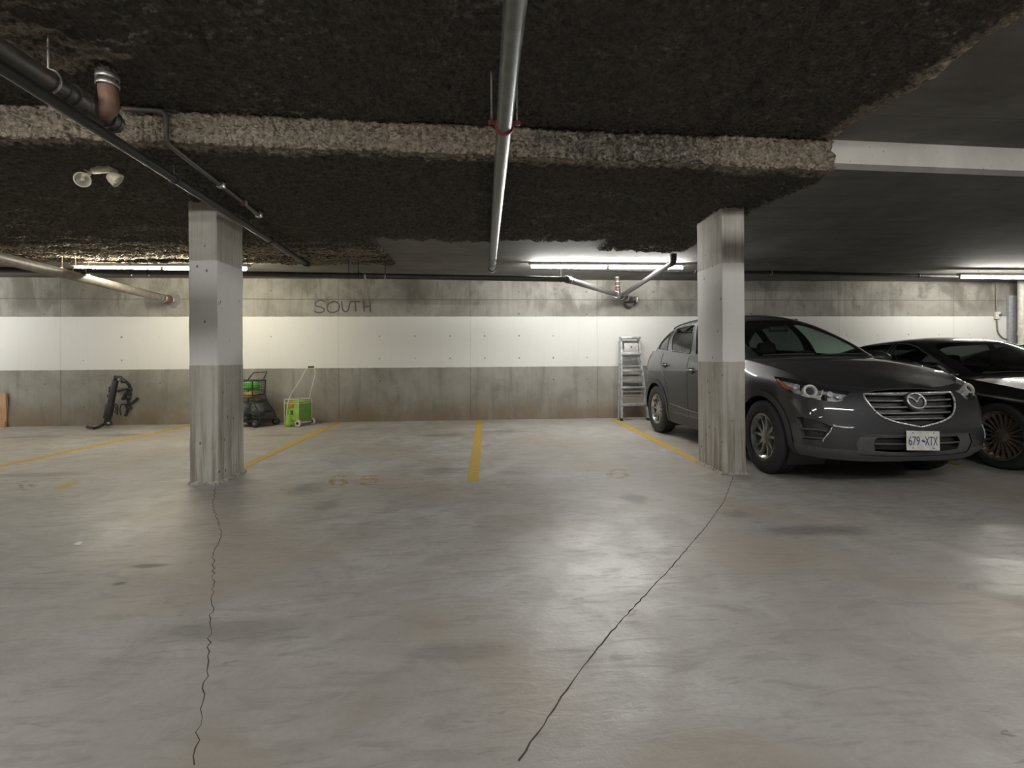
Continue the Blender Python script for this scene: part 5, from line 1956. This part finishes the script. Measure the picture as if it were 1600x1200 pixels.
def build_saloon(loc, rz, paint_m):
    root = empty('saloon_car', loc, rz)
    body, hood, cabin = saloon_nets()
    style = dict(name='saloon', R=0.338, w=0.245, rim=0.245, mat=M_BRONZE, hubmat=M_BRONZE, sw=(0.016, 0.02), skew=0.02, angles=list(range(0, 360, 18)))
    win = [('windscreen', [(0, 1.12), (1.72, 1.12), (1.80, 2.4), (1.74, 3.3), (1.55, 3.82), (0, 3.86)]),
           ('front_side', [(2.35, 1.12), (4.75, 1.12), (4.78, 2.5), (4.76, 3.6), (3.6, 3.6), (3.0, 3.35), (2.6, 2.4)]),
           ('rear_side', [(5.04, 1.12), (7.1, 1.2), (7.25, 2.2), (7.0, 3.3), (6.7, 3.58), (5.0, 3.6), (5.02, 2.4)]),
           ('rear_screen', [(8.4, 1.2), (10, 1.15), (10, 3.7), (8.4, 3.6)])]
    cf = dict(wb=2.95, paint=paint_m, features=saloon_features, arch=0.372, clad=0.016, clad_b=0.6, bumper_a=(4.45, 11.6), cladmat=paint_m, lipmat=M_BLACK,
              windows=win, sideglass=M_GLASS_DARK, rearglass=M_GLASS_DARK, screenglass=M_GLASS_BLACK, style=style, floor_z=0.16, nose=0.70, firewall=-0.50, cowl_u=-0.42, cowl_z=0.945, deck_z=0.62, track=0.79, steer=0.0)
    pb, ph, pc, parts = car_shell(root, body, hood, cabin, cf)
    # boot lid
    edge = [body[6][k] for k in range(9, 15)]
    cu = np.linspace(-3.2, edge[-1][0], 6)
    rows = [edge]
    for f_ in (0.4, 0.72):
        rows.append([(e[0] + (c - e[0]) * f_, e[1] * (1 - f_), e[2] + 0.035 * f_) for e, c in zip(edge, cu)])
    rows.append([(c, 0.0, e[2] + 0.04) for e, c in zip(edge, cu)])
    pd = Patch(rows, mirror_cols=False, mirror_rows=True)
    dc = pd.cells([], lambda cen, P3: ['d'] * len(cen), 0.2)
    shell('boot_lid', pd, *dc['d'], paint_m, root, 'both', off=0.001)
    ab, tr = parts['grille']
    shell('grille_backing', pb, ab, tr, M_BLACK, root, 'both', off=-0.04)
    for b in (3.8, 4.2, 4.6, 5.0):
        line_on('grille_bar', pb, [(a, b) for a in np.linspace(0, 1.05 if b < 4.1 else 1.2, 10)], 0.009, M_CHROME, root, 0, -0.012, 8)
    ab, tr = parts['intake']
    shell('intake_backing', pb, ab, tr, M_BLACK, root, 'both', off=-0.03)
    for s in (1, -1):
        ab, tr = parts['head']
        lens = shell('headlight', pb, ab, tr, M_LENS, root, s, off=0.001)
        shell('lamp_bowl', pb, ab, tr, M_REFLECT, lens, s, off=-0.04)
        for a_, b_ in ((2.8, 4.65), (3.5, 4.8)):
            p = pb.S(np.array([a_]), np.array([b_]))[0] - pb.Nrm(np.array([a_]), np.array([b_]))[0] * 0.03
            V, Fc = lathe_data([(-0.01, 0.045), (0.02, 0.042), (0.022, 0.034), (0.01, 0.02), (0.012, 0.001)], 20, 'x')
            link('projector', [(p[0] + v[0], s * p[1] + v[1], p[2] + v[2]) for v in V], Fc, M_SATIN, lens, True)
        ab, tr = parts['tail']
        shell('tail_light', pb, ab, tr, M_REDLENS, root, s, off=0.003)
        SDl = lambda L: [pb.inv(f_side, p, ok_side) for p in L]
        for L in ([(-0.50, 0.25), (-0.50, 0.5), (-0.56, 0.93)], [(-1.72, 0.25), (-1.72, 0.6), (-1.74, 0.95)], [(-2.55, 0.6), (-2.7, 0.8), (-2.76, 0.96)]):
            line_on('door_seam', pb, SDl([tuple(p) for p in smooth_line(L, 5)]), 0.003, M_BLACK, root, s, 0.0, 5)
        for u_, z_ in ((-1.55, 0.80), (-2.5, 0.82)):
            a, b = SDl([(u_, z_)])[0]
            p = Vector(pb.S(np.array([a]), np.array([b]))[0])
            cup = Vector((p.x, s * p.y, p.z))
            tube('door_handle', [cup + Vector((0.1, 0, 0)), cup + Vector((0.07, s * 0.025, 0)), cup + Vector((-0.07, s * 0.025, 0)), cup + Vector((-0.1, 0, 0))], 0.011, M_CHROME, root, 8)
        line_on('window_chrome', pc, [(a, 1.03) for a in np.linspace(2.3, 7.2, 24)], 0.006, M_CHROME, root, s, 0.004, 6)
        mc = Vector((-0.66, s * 0.99, 0.985))
        bm = bmesh.new()
        bmesh.ops.create_uvsphere(bm, u_segments=18, v_segments=10, radius=1.0)
        for v in bm.verts:
            x_, y_, z_ = v.co
            v.co = mc + Vector((x_ * 0.07 * (1 if x_ > 0 else 0.5), y_ * 0.11, z_ * 0.06))
        mo = from_bm('mirror', bm, paint_m, root, True)
        tube('mirror_arm', [mc + Vector((0, -s * 0.05, -0.03)), Vector((-0.64, s * 0.82, 0.93))], 0.02, M_BLACK, mo, 8)
        box('mirror_glass', mc + Vector((-0.045, -0.08, -0.04)), mc + Vector((-0.033, 0.08, 0.04)), M_CHROME, mo, 0.005)
        line_on('hood_seam', ph, [(a, 0.0) for a in np.linspace(0.9, 6, 26)], 0.003, M_BLACK, root, s, 0.0, 5)
    for v0, v1 in ((-0.6, 0.0), (0.05, 0.6)):
        tube('wiper', [(-0.44, v0, 0.965), (-0.46, (v0 + v1) / 2, 0.975), (-0.45, v1, 0.975)], 0.008, M_BLACK, root, 6)
    interior(root, -0.70, 0.885, [-1.62, -2.4], 0.94, 0.66, 1, 0.86)
    return root


BLACKCAR = build_saloon((6.20, 4.86, 0), -math.pi / 2, M_PAINT_BLACK)
tag(BLACKCAR, 'black low saloon car with dark multi-spoke wheels, parked beside the grey SUV', 'car')


def copy_tree(o, parent=None, swap=None):
    c = o.copy()
    COL.objects.link(c)
    c.parent = parent
    if swap and c.type == 'MESH':
        for sl in c.material_slots:
            if sl.material and sl.material.name in swap:
                new = swap[sl.material.name]
                sl.link = 'OBJECT'
                sl.material = new
    for ch_ in list(o.children):
        copy_tree(ch_, c, swap)
    return c


SILVER = copy_tree(BLACKCAR, None, {'black_car_paint': M_PAINT_SILVER})
SILVER.location = (8.85, 5.25, 0)
tag(SILVER, 'pale silver saloon car standing beyond the black car', 'car')

# ------------------------------------------------------------------ aluminium step ladder
M_ALU = metal_mat('brushed_aluminium', (0.58, 0.59, 0.61), 0.38, 0.6)
la = hit_z(971, 657.5)
lb = hit_z(1013, 657)
root = empty('step_ladder', ((la.x + lb.x) / 2, la.y, 0))
o = root.location
hw0 = (lb.x - la.x) / 2
TOPZ = hit_y(987, 528, WY - 0.12).z
ytop = WY - 0.16 - la.y
hw1 = 0.165


def rail(sx, y0, y1, w0, w1, z1, name, wd, dp):
    bm = bmesh.new()
    A, B = Vector((sx * w0, y0, 0)), Vector((sx * w1, y1, z1))
    vs_ = []
    for P_ in (A, B):
        for dx, dy in ((-wd, -dp), (wd, -dp), (wd, dp), (-wd, dp)):
            vs_.append(bm.verts.new(P_ + Vector((dx, dy, 0))))
    for f_ in ((0, 1, 5, 4), (1, 2, 6, 5), (2, 3, 7, 6), (3, 0, 4, 7), (3, 2, 1, 0), (4, 5, 6, 7)):
        bm.faces.new([vs_[i] for i in f_])
    return from_bm(name, bm, M_ALU, root)


for sx in (-1, 1):
    rail(sx, 0, ytop, hw0, hw1, TOPZ, 'front_rail', 0.014, 0.035)
    rail(sx, 0.13, ytop + 0.05, hw0 + 0.02, hw1 + 0.012, TOPZ - 0.05, 'rear_rail', 0.011, 0.018)
    box('foot', Vector((sx * hw0 - 0.022, -0.045, 0)), Vector((sx * hw0 + 0.022, 0.045, 0.05)), M_BLACK, root, 0.005)
for py in (553, 579, 605, 631):
    z = hit_y(990, py, la.y + ytop * 0.6).z
    t = z / TOPZ
    w_ = hw0 + (hw1 - hw0) * t
    yc = ytop * t
    st = box('step', (-w_, yc - 0.05, z - 0.018), (w_, yc + 0.04, z + 0.018), M_ALU, root, 0.004)
    for sx in (-1, 1):
        tube('step_brace', [Vector((sx * (w_ - 0.06), yc, z - 0.015)), Vector((sx * (w_ + 0.0), yc - ytop * 0.05, z - 0.10))], 0.006, M_ALU, st, 6)
box('top_cap', (-hw1 - 0.025, ytop - 0.10, TOPZ - 0.03), (hw1 + 0.025, ytop + 0.06, TOPZ + 0.02), M_ALU, root, 0.01)
for py in (556.5, 572, 594, 620):
    z = hit_y(990, py, la.y + ytop * 0.8).z
    t = z / TOPZ
    w_ = hw0 + 0.02 + (hw1 - hw0) * t
    box('rear_brace', (-w_, 0.13 + (ytop - 0.08) * t - 0.006, z - 0.012), (w_, 0.13 + (ytop - 0.08) * t + 0.006, z + 0.012), M_ALU, root)
z = hit_y(988, 542.5, la.y + ytop).z
sh = box('pail_shelf', (-0.135, ytop * z / TOPZ - 0.075, z - 0.075), (0.135, ytop * z / TOPZ - 0.06, z + 0.075), plain('grey_shelf', (0.50, 0.49, 0.47), 0.45), root, 0.006)
tube('shelf_bolt', [(0, ytop * z / TOPZ - 0.09, z), (0, ytop * z / TOPZ - 0.07, z)], 0.014, M_BLACK, sh, 10)
tag(root, 'aluminium step ladder leaning closed against the wall behind the grey SUV', 'ladder')

# ------------------------------------------------------------------ bicycle rack leaning on the wall
def wp(px, py, y):
    return hit_y(px, py, y)


rk0 = hit_z(168, 668)
RY = rk0.y
root = empty('bicycle_rack', (rk0.x, RY, 0))
o = root.location
T = lambda name, L, r, mat=M_BLACK, sides=10, par=None: tube(name, [wp(*p) - o for p in L], r, mat, par or root, sides)
M_MAT = plain('black_powder_coat', (0.02, 0.02, 0.02), 0.5)
b0, b1 = wp(167, 663, RY) - o, wp(180.5, 593, WY - 0.22) - o
bm = bmesh.new()
dirm = (b1 - b0)
rot = Vector((0, 0, 1)).rotation_difference(dirm.normalized()).to_matrix().to_4x4()
bm_box(bm, (-0.042, -0.035, 0.0), (0.042, 0.035, dirm.length), 0.012, 2, Matrix.Translation(b0) @ rot)
from_bm('mast', bm, M_MAT, root, True, 40)
bm = bmesh.new()
bm_box(bm, (-0.062, -0.045, 0.10), (0.046, 0.045, 0.36), 0.015, 2, Matrix.Translation(b0) @ rot)
from_bm('mast_sleeve', bm, M_MAT, root, True, 40)
tube('hitch_tongue', [hit_z(136.5, 667, 0.03) - o, hit_z(147, 669, 0.026) - o, hit_z(153, 667.5, 0.03) - o, wp(163, 662.5, RY) - o, wp(170, 661, RY) - o], 0.024, M_MAT, root, 10)
T('pivot_bolt', [(169, 661, RY - 0.10), (170, 661, RY - 0.05)], 0.018, M_STEEL)
T('pivot_wheel', [(168, 661, RY - 0.06), (170, 661, RY + 0.06)], 0.05, M_MAT, 16)
T('head_joint', [(179, 590.5, WY - 0.24), (188, 591, WY - 0.22), (194, 597, WY - 0.2)], 0.045, M_MAT, 12)
T('head_pin', [(185, 593, WY - 0.29), (188, 594, WY - 0.24)], 0.02, M_STEEL)
arm = T('support_arm', [(190, 596, WY - 0.2), (198, 597, WY - 0.16), (202, 602, WY - 0.12), (203, 609, WY - 0.1), (201, 625, WY - 0.1), (200, 640, WY - 0.1), (196, 650, WY - 0.1)], 0.026, M_MAT)
T('support_arm', [(184, 612, WY - 0.22), (192, 608, WY - 0.2), (199, 607, WY - 0.14), (204, 609, WY - 0.12)], 0.02, M_MAT)
T('loose_strut', [(200, 634, WY - 0.1), (207, 630, WY - 0.07), (216, 621.5, WY - 0.04)], 0.022, M_MAT)
for L, r in (([(199, 609, WY - 0.14), (206, 608, WY - 0.08)], 0.035), ([(197, 614, WY - 0.14), (204, 616, WY - 0.08)], 0.045), ([(196, 620, WY - 0.14), (204, 621, WY - 0.08)], 0.05), ([(199, 633, WY - 0.13), (203, 640, WY - 0.09)], 0.045)):
    T('cradle', L, r, M_MAT, 10)
T('cradle', [(196, 616, WY - 0.12), (191, 625, WY - 0.14)], 0.026, M_MAT)
for L in ([(176, 632, RY + 0.1), (182, 632, RY + 0.12), (184, 638, RY + 0.12), (183, 648, RY + 0.12)], [(198, 632, WY - 0.1), (190, 632, WY - 0.1), (187.5, 640, WY - 0.1), (189, 649, WY - 0.1)], [(178, 635, RY + 0.1), (181, 637, RY + 0.1), (180, 645, RY + 0.1)]):
    T('strap', [tuple(p) for p in smooth_line(L, 4)], 0.012, M_MAT, 8)
for px, py, r in ((173, 606, 0.03), (172.5, 611, 0.028)):
    T('knob', [(px - 1.5, py, RY + 0.2), (px + 3, py, RY + 0.2)], r, M_MAT, 12)
rg_c = wp(170.5, 619, RY + 0.1) - o
tube('pull_ring', [rg_c + Vector((0.028 * math.cos(2 * math.pi * k / 18), 0, 0.032 * math.sin(2 * math.pi * k / 18))) for k in range(19)], 0.008, M_MAT, root, 6)
tag(root, 'folded black bicycle hitch rack leaning against the wall', 'bike rack')

# ------------------------------------------------------------------ timber boards at the edge of the view
M_WOOD = NT('bare_timber')
_o = M_WOOD.obj()
_g = M_WOOD.noise(M_WOOD.vmath('MULTIPLY', _o, (30, 30, 1.5)), 1.0, 4, 0.6, 0.6)
M_WOOD = M_WOOD.set(col=M_WOOD.mix(M_WOOD.ramp(_g, 0.3, 0.7), (0.42, 0.25, 0.15), (0.58, 0.37, 0.24)), rough=0.65)
q0, q1 = hit_z(8, 667), wp(6.5, 614, WY - 0.06)
root = empty('timber_board', (q0.x, q0.y, 0))
o = root.location
bm = bmesh.new()
vs_ = []
for P_, w_ in ((Vector((0, 0, 0)), 0.0), (q1 - o, 0.0)):
    for dx, dy in ((-0.30, 0), (0.02, 0), (0.02, 0.04), (-0.30, 0.04)):
        vs_.append(bm.verts.new(P_ + Vector((dx, dy, 0))))
for f_ in ((0, 1, 5, 4), (1, 2, 6, 5), (2, 3, 7, 6), (3, 0, 4, 7), (3, 2, 1, 0), (4, 5, 6, 7)):
    bm.faces.new([vs_[i] for i in f_])
from_bm('plank', bm, M_WOOD, root)
box('foot_block', (-0.30, -0.05, 0), (0.035, -0.005, 0.10), M_WOOD, root, 0.004)
tag(root, 'bare timber board with a foot block leaning on the wall', 'board')

# ------------------------------------------------------------------ green shopping trolley with white wire frame
M_LIME = plain('lime_fabric', (0.27, 0.50, 0.055), 0.75, bump=0.2)
M_LIMED = plain('darker_green_fabric', (0.16, 0.30, 0.05), 0.8, bump=0.2)
M_WIRE = plain('white_coated_wire', (0.62, 0.60, 0.52), 0.4)
gq = hit_z(466, 664.5)
root = empty('shopping_trolley', (gq.x, gq.y, 0), math.radians(-24))
RZ = Matrix.Rotation(math.radians(-24), 4, 'Z')
SX, SY, Z0, Z1 = 0.155, 0.16, 0.09, 0.47


def sack(name, sx, sy, z0, z1, mat, parent, bul=0.015):
    bm = bmesh.new()
    n_ = 8
    rings = []
    for k in range(n_ + 1):
        t = k / n_
        b_ = bul * math.sin(math.pi * t) + 0.006 * math.sin(t * 17)
        rg_ = []
        for q_ in range(24):
            a = 2 * math.pi * q_ / 24 + math.pi / 4
            c, s_ = math.cos(a), math.sin(a)
            m_ = (abs(c) ** 8 + abs(s_) ** 8) ** (-1 / 8)
            rg_.append(bm.verts.new((c * m_ * (sx + b_), s_ * m_ * (sy + b_), z0 + (z1 - z0) * t)))
        rings.append(rg_)
    for a, b in zip(rings, rings[1:]):
        for q_ in range(24):
            bm.faces.new((a[q_], a[(q_ + 1) % 24], b[(q_ + 1) % 24], b[q_]))
    bm.faces.new(rings[0][::-1])
    bm.faces.new(rings[-1])
    return from_bm(name, bm, mat, parent, True, 50)


bag = sack('fabric_box', SX - 0.012, SY - 0.012, Z0, Z1 - 0.04, M_LIME, root, 0.004)
box('side_panel', (SX - 0.006, -SY + 0.012, Z0 + 0.01), (SX + 0.002, SY - 0.012, Z1 - 0.05), M_LIMED, root, 0.002)  # one side in a darker green than the rest of the box
box('printed_patch', (-0.05, -SY - 0.004, 0.33), (0.04, -SY + 0.006, 0.43), plain('orange_print', (0.50, 0.20, 0.06), 0.7), root, 0.002)
box('printed_patch', (-0.02, -SY - 0.006, 0.21), (0.03, -SY + 0.006, 0.28), plain('purple_print', (0.10, 0.06, 0.12), 0.7), root, 0.002)
for sx in (-1, 1):
    for sy in (-1, 1):
        tube('frame_upright', [(sx * SX, sy * SY, Z0 - 0.05), (sx * SX, sy * SY, Z1)], 0.007, M_WIRE, root, 8)
for z in (Z0 - 0.02, Z1 - 0.07, Z1):
    tube('frame_hoop', [(SX, -SY, z), (SX, SY, z), (-SX, SY, z), (-SX, -SY, z), (SX, -SY, z)], 0.006, M_WIRE, root, 8)
for sx in (-0.06, 0.06):
    tube('base_wire', [(sx, -SY, Z0 - 0.02), (sx, SY, Z0 - 0.02)], 0.005, M_WIRE, root, 6)
hp = [(-0.09, -SY - 0.03, 0.03), (-0.09, -SY - 0.02, 0.20), (-0.05, -SY + 0.01, 0.5), (0.05, -0.02, 0.78), (0.13, 0.06, 0.99), (0.17, 0.08, 1.03)]
tube('handle_rod', [tuple(p) for p in smooth_line(hp, 5)], 0.008, M_WIRE, root, 8)
hp = [(0.10, SY, 0.46), (0.15, 0.19, 0.70), (0.23, 0.17, 0.92), (0.24, 0.12, 1.03)]
tube('handle_rod', [tuple(p) for p in smooth_line(hp, 5)], 0.008, M_WIRE, root, 8)
tube('handle_grip', [(0.16, 0.075, 1.03), (0.245, 0.125, 1.03)], 0.016, M_BLACK, root, 10)
for x_, y_ in ((SX + 0.005, -SY - 0.02), (SX + 0.005, SY + 0.01)):
    V, Fc = lathe_data([(-0.014, 0.03), (-0.016, 0.052), (-0.012, 0.06), (0.012, 0.06), (0.016, 0.052), (0.014, 0.03), (0.01, 0.001)], 24, 'x')
    V = [(x_ + v[1] * 0 + v[0], y_ + v[1], 0.06 + v[2]) for v in V]
    V = [(x_ + (v[1] - y_), y_ + (v[0] - x_), v[2]) for v in V]
    wl = link('wheel', V, [f[::-1] for f in Fc], M_WHITE, root, True)
    tube('wheel_hub', [(x_, y_ - 0.022, 0.06), (x_, y_ + 0.022, 0.06)], 0.016, M_BLACK, wl, 12)
tube('axle', [(SX + 0.005, -SY - 0.02, 0.06), (SX + 0.005, SY + 0.01, 0.06)], 0.006, M_WIRE, root, 8)
V, Fc = lathe_data([(0.0, 0.03), (0.02, 0.05), (0.06, 0.05), (0.10, 0.035), (0.16, 0.022), (0.2, 0.016), (0.205, 0.001)], 18, 'z')
link('lime_foot', [(v[0] - 0.02, v[1] - SY - 0.045, v[2]) for v in V], Fc, M_LIME, root, True)
tag(root, 'lime green fabric shopping trolley in a white wire frame on small wheels', 'shopping trolley')

# ------------------------------------------------------------------ black mesh trolley with bags
tq = hit_z(398, 666)
root = empty('mesh_trolley', (tq.x, tq.y + 0.05, 0), math.radians(-18))
M_DK = plain('black_tube', (0.015, 0.015, 0.018), 0.45)
M_NAVY = plain('navy_band', (0.03, 0.035, 0.09), 0.7)
lv = [(0.10, -0.34, 0.26, 0.20), (0.25, -0.32, 0.22, 0.19), (0.42, -0.30, 0.10, 0.16), (0.55, -0.28, 0.06, 0.15), (0.80, -0.28, 0.07, 0.16)]   # z, x0, x1, half depth
corner = lambda L, i: Vector(((L[1], -L[3], L[0]), (L[2], -L[3], L[0]), (L[2], L[3], L[0]), (L[1], L[3], L[0]))[i])
for i in range(4):
    tube('frame_tube', [corner(L, i) for L in lv], 0.011, M_DK, root, 8)
for k, L in enumerate(lv):
    tube('frame_hoop', [corner(L, i % 4) for i in range(5)], 0.013 if k == 4 else 0.008, M_NAVY if k == 4 else M_DK, root, 8)
# netting between the tubes: fine cords joined in one part
VV, FF = [], []
for i in range(4):
    for k in range(len(lv) - 1):
        a0, a1, c0, c1 = corner(lv[k], i), corner(lv[k], (i + 1) % 4), corner(lv[k + 1], i), corner(lv[k + 1], (i + 1) % 4)
        for m in range(1, 9):
            t = m / 9
            V, Fc = tube_data([a0.lerp(a1, t), c0.lerp(c1, t)], 0.0022, 4, False)
            b_ = len(VV); VV += V; FF += [tuple(x + b_ for x in f) for f in Fc]
        for m in range(1, 6):
            t = m / 6
            V, Fc = tube_data([a0.lerp(c0, t), a1.lerp(c1, t)], 0.0022, 4, False)
            b_ = len(VV); VV += V; FF += [tuple(x + b_ for x in f) for f in Fc]
nt = link('netting', VV, FF, M_DK, root)
nt['kind'] = 'stuff'
box('base_tray', (-0.34, -0.19, 0.085), (0.25, 0.19, 0.11), M_DK, root, 0.01)
hb = [corner(lv[4], 1), corner(lv[4], 1) + Vector((0.06, 0.05, 0.12)), corner(lv[4], 2) + Vector((0.08, 0.0, 0.12)), corner(lv[4], 2)]
tube('handle', [Vector((-0.05, -0.15, 0.80)), Vector((0.06, -0.12, 0.94)), Vector((0.19, 0.05, 0.95)), Vector((0.08, 0.10, 0.82))], 0.010, M_DK, root, 8)
for x_, y_ in ((0.17, -0.21), (0.26, 0.19), (-0.30, -0.21), (-0.30, 0.19)):
    V, Fc = lathe_data([(-0.025, 0.02), (-0.025, 0.055), (-0.018, 0.068), (0.018, 0.068), (0.025, 0.055), (0.025, 0.02), (0.02, 0.001)], 24, 'y')
    wl = link('wheel', [(x_ + v[0], y_ + v[1], 0.068 + v[2]) for v in V], Fc, M_RUBBER, root, True)
    tube('wheel_hub', [(x_, y_ - 0.03, 0.068), (x_, y_ + 0.03, 0.068)], 0.02, M_SATIN, wl, 12)
    tube('wheel_fork', [(x_ * 0.95, y_ * 0.8, 0.1), (x_, y_ * 0.9, 0.068)], 0.012, M_DK, root, 8)
tag(root, 'black mesh-sided trolley with a fold-up handle, half hidden by the column', 'trolley')
MT = Matrix.Translation(root.location) @ Matrix.Rotation(math.radians(-18), 4, 'Z')


def bag_in(name, c, size, mat, label, cat, seed):
    rnd = random.Random(seed)
    bm = bmesh.new()
    bmesh.ops.create_icosphere(bm, subdivisions=3, radius=1.0)
    for v in bm.verts:
        v.co = Vector([math.copysign(abs(c_) ** 0.6, c_) for c_ in v.co])
        k_ = 1 + 0.22 * float(fbm(np.array(v.co.x * 2.1 + seed), np.array(v.co.z * 2.1 + v.co.y * 1.7), 3) - 0.5) * 2
        v.co = Vector((v.co.x * size[0], v.co.y * size[1], v.co.z * size[2])) * k_
    wc = MT @ Vector(c)
    ob = from_bm(name, bm, mat, None, True)
    ob.location = wc
    ob.rotation_euler = (0, 0, math.radians(-18))
    return tag(ob, label, cat)


bag_in('green_bag', (-0.10, 0, 0.705), (0.135, 0.115, 0.075), plain('bright_green_plastic', (0.14, 0.52, 0.06), 0.4, var=0.3, scale=8), 'crumpled bright green bag in the top of the black mesh trolley', 'bag', 3)
bag_in('yellow_bag', (-0.10, 0, 0.545), (0.13, 0.11, 0.06), plain('yellow_plastic', (0.46, 0.36, 0.07), 0.5, var=0.3, scale=8), 'yellow bag under the green bag in the black mesh trolley', 'bag', 5)
for x_, sd, lb in ((-0.18, 8, 'clear plastic bundle at the back of the black mesh trolley'), (0.04, 9, 'clear plastic bundle near the wheels of the black mesh trolley')):
    bag_in('plastic_bundle', (x_, 0, 0.28), (0.09, 0.11, 0.12), plain('grey_clear_plastic_%d' % sd, (0.16, 0.18, 0.19), 0.2, var=0.5, scale=14), lb, 'bundle', sd)
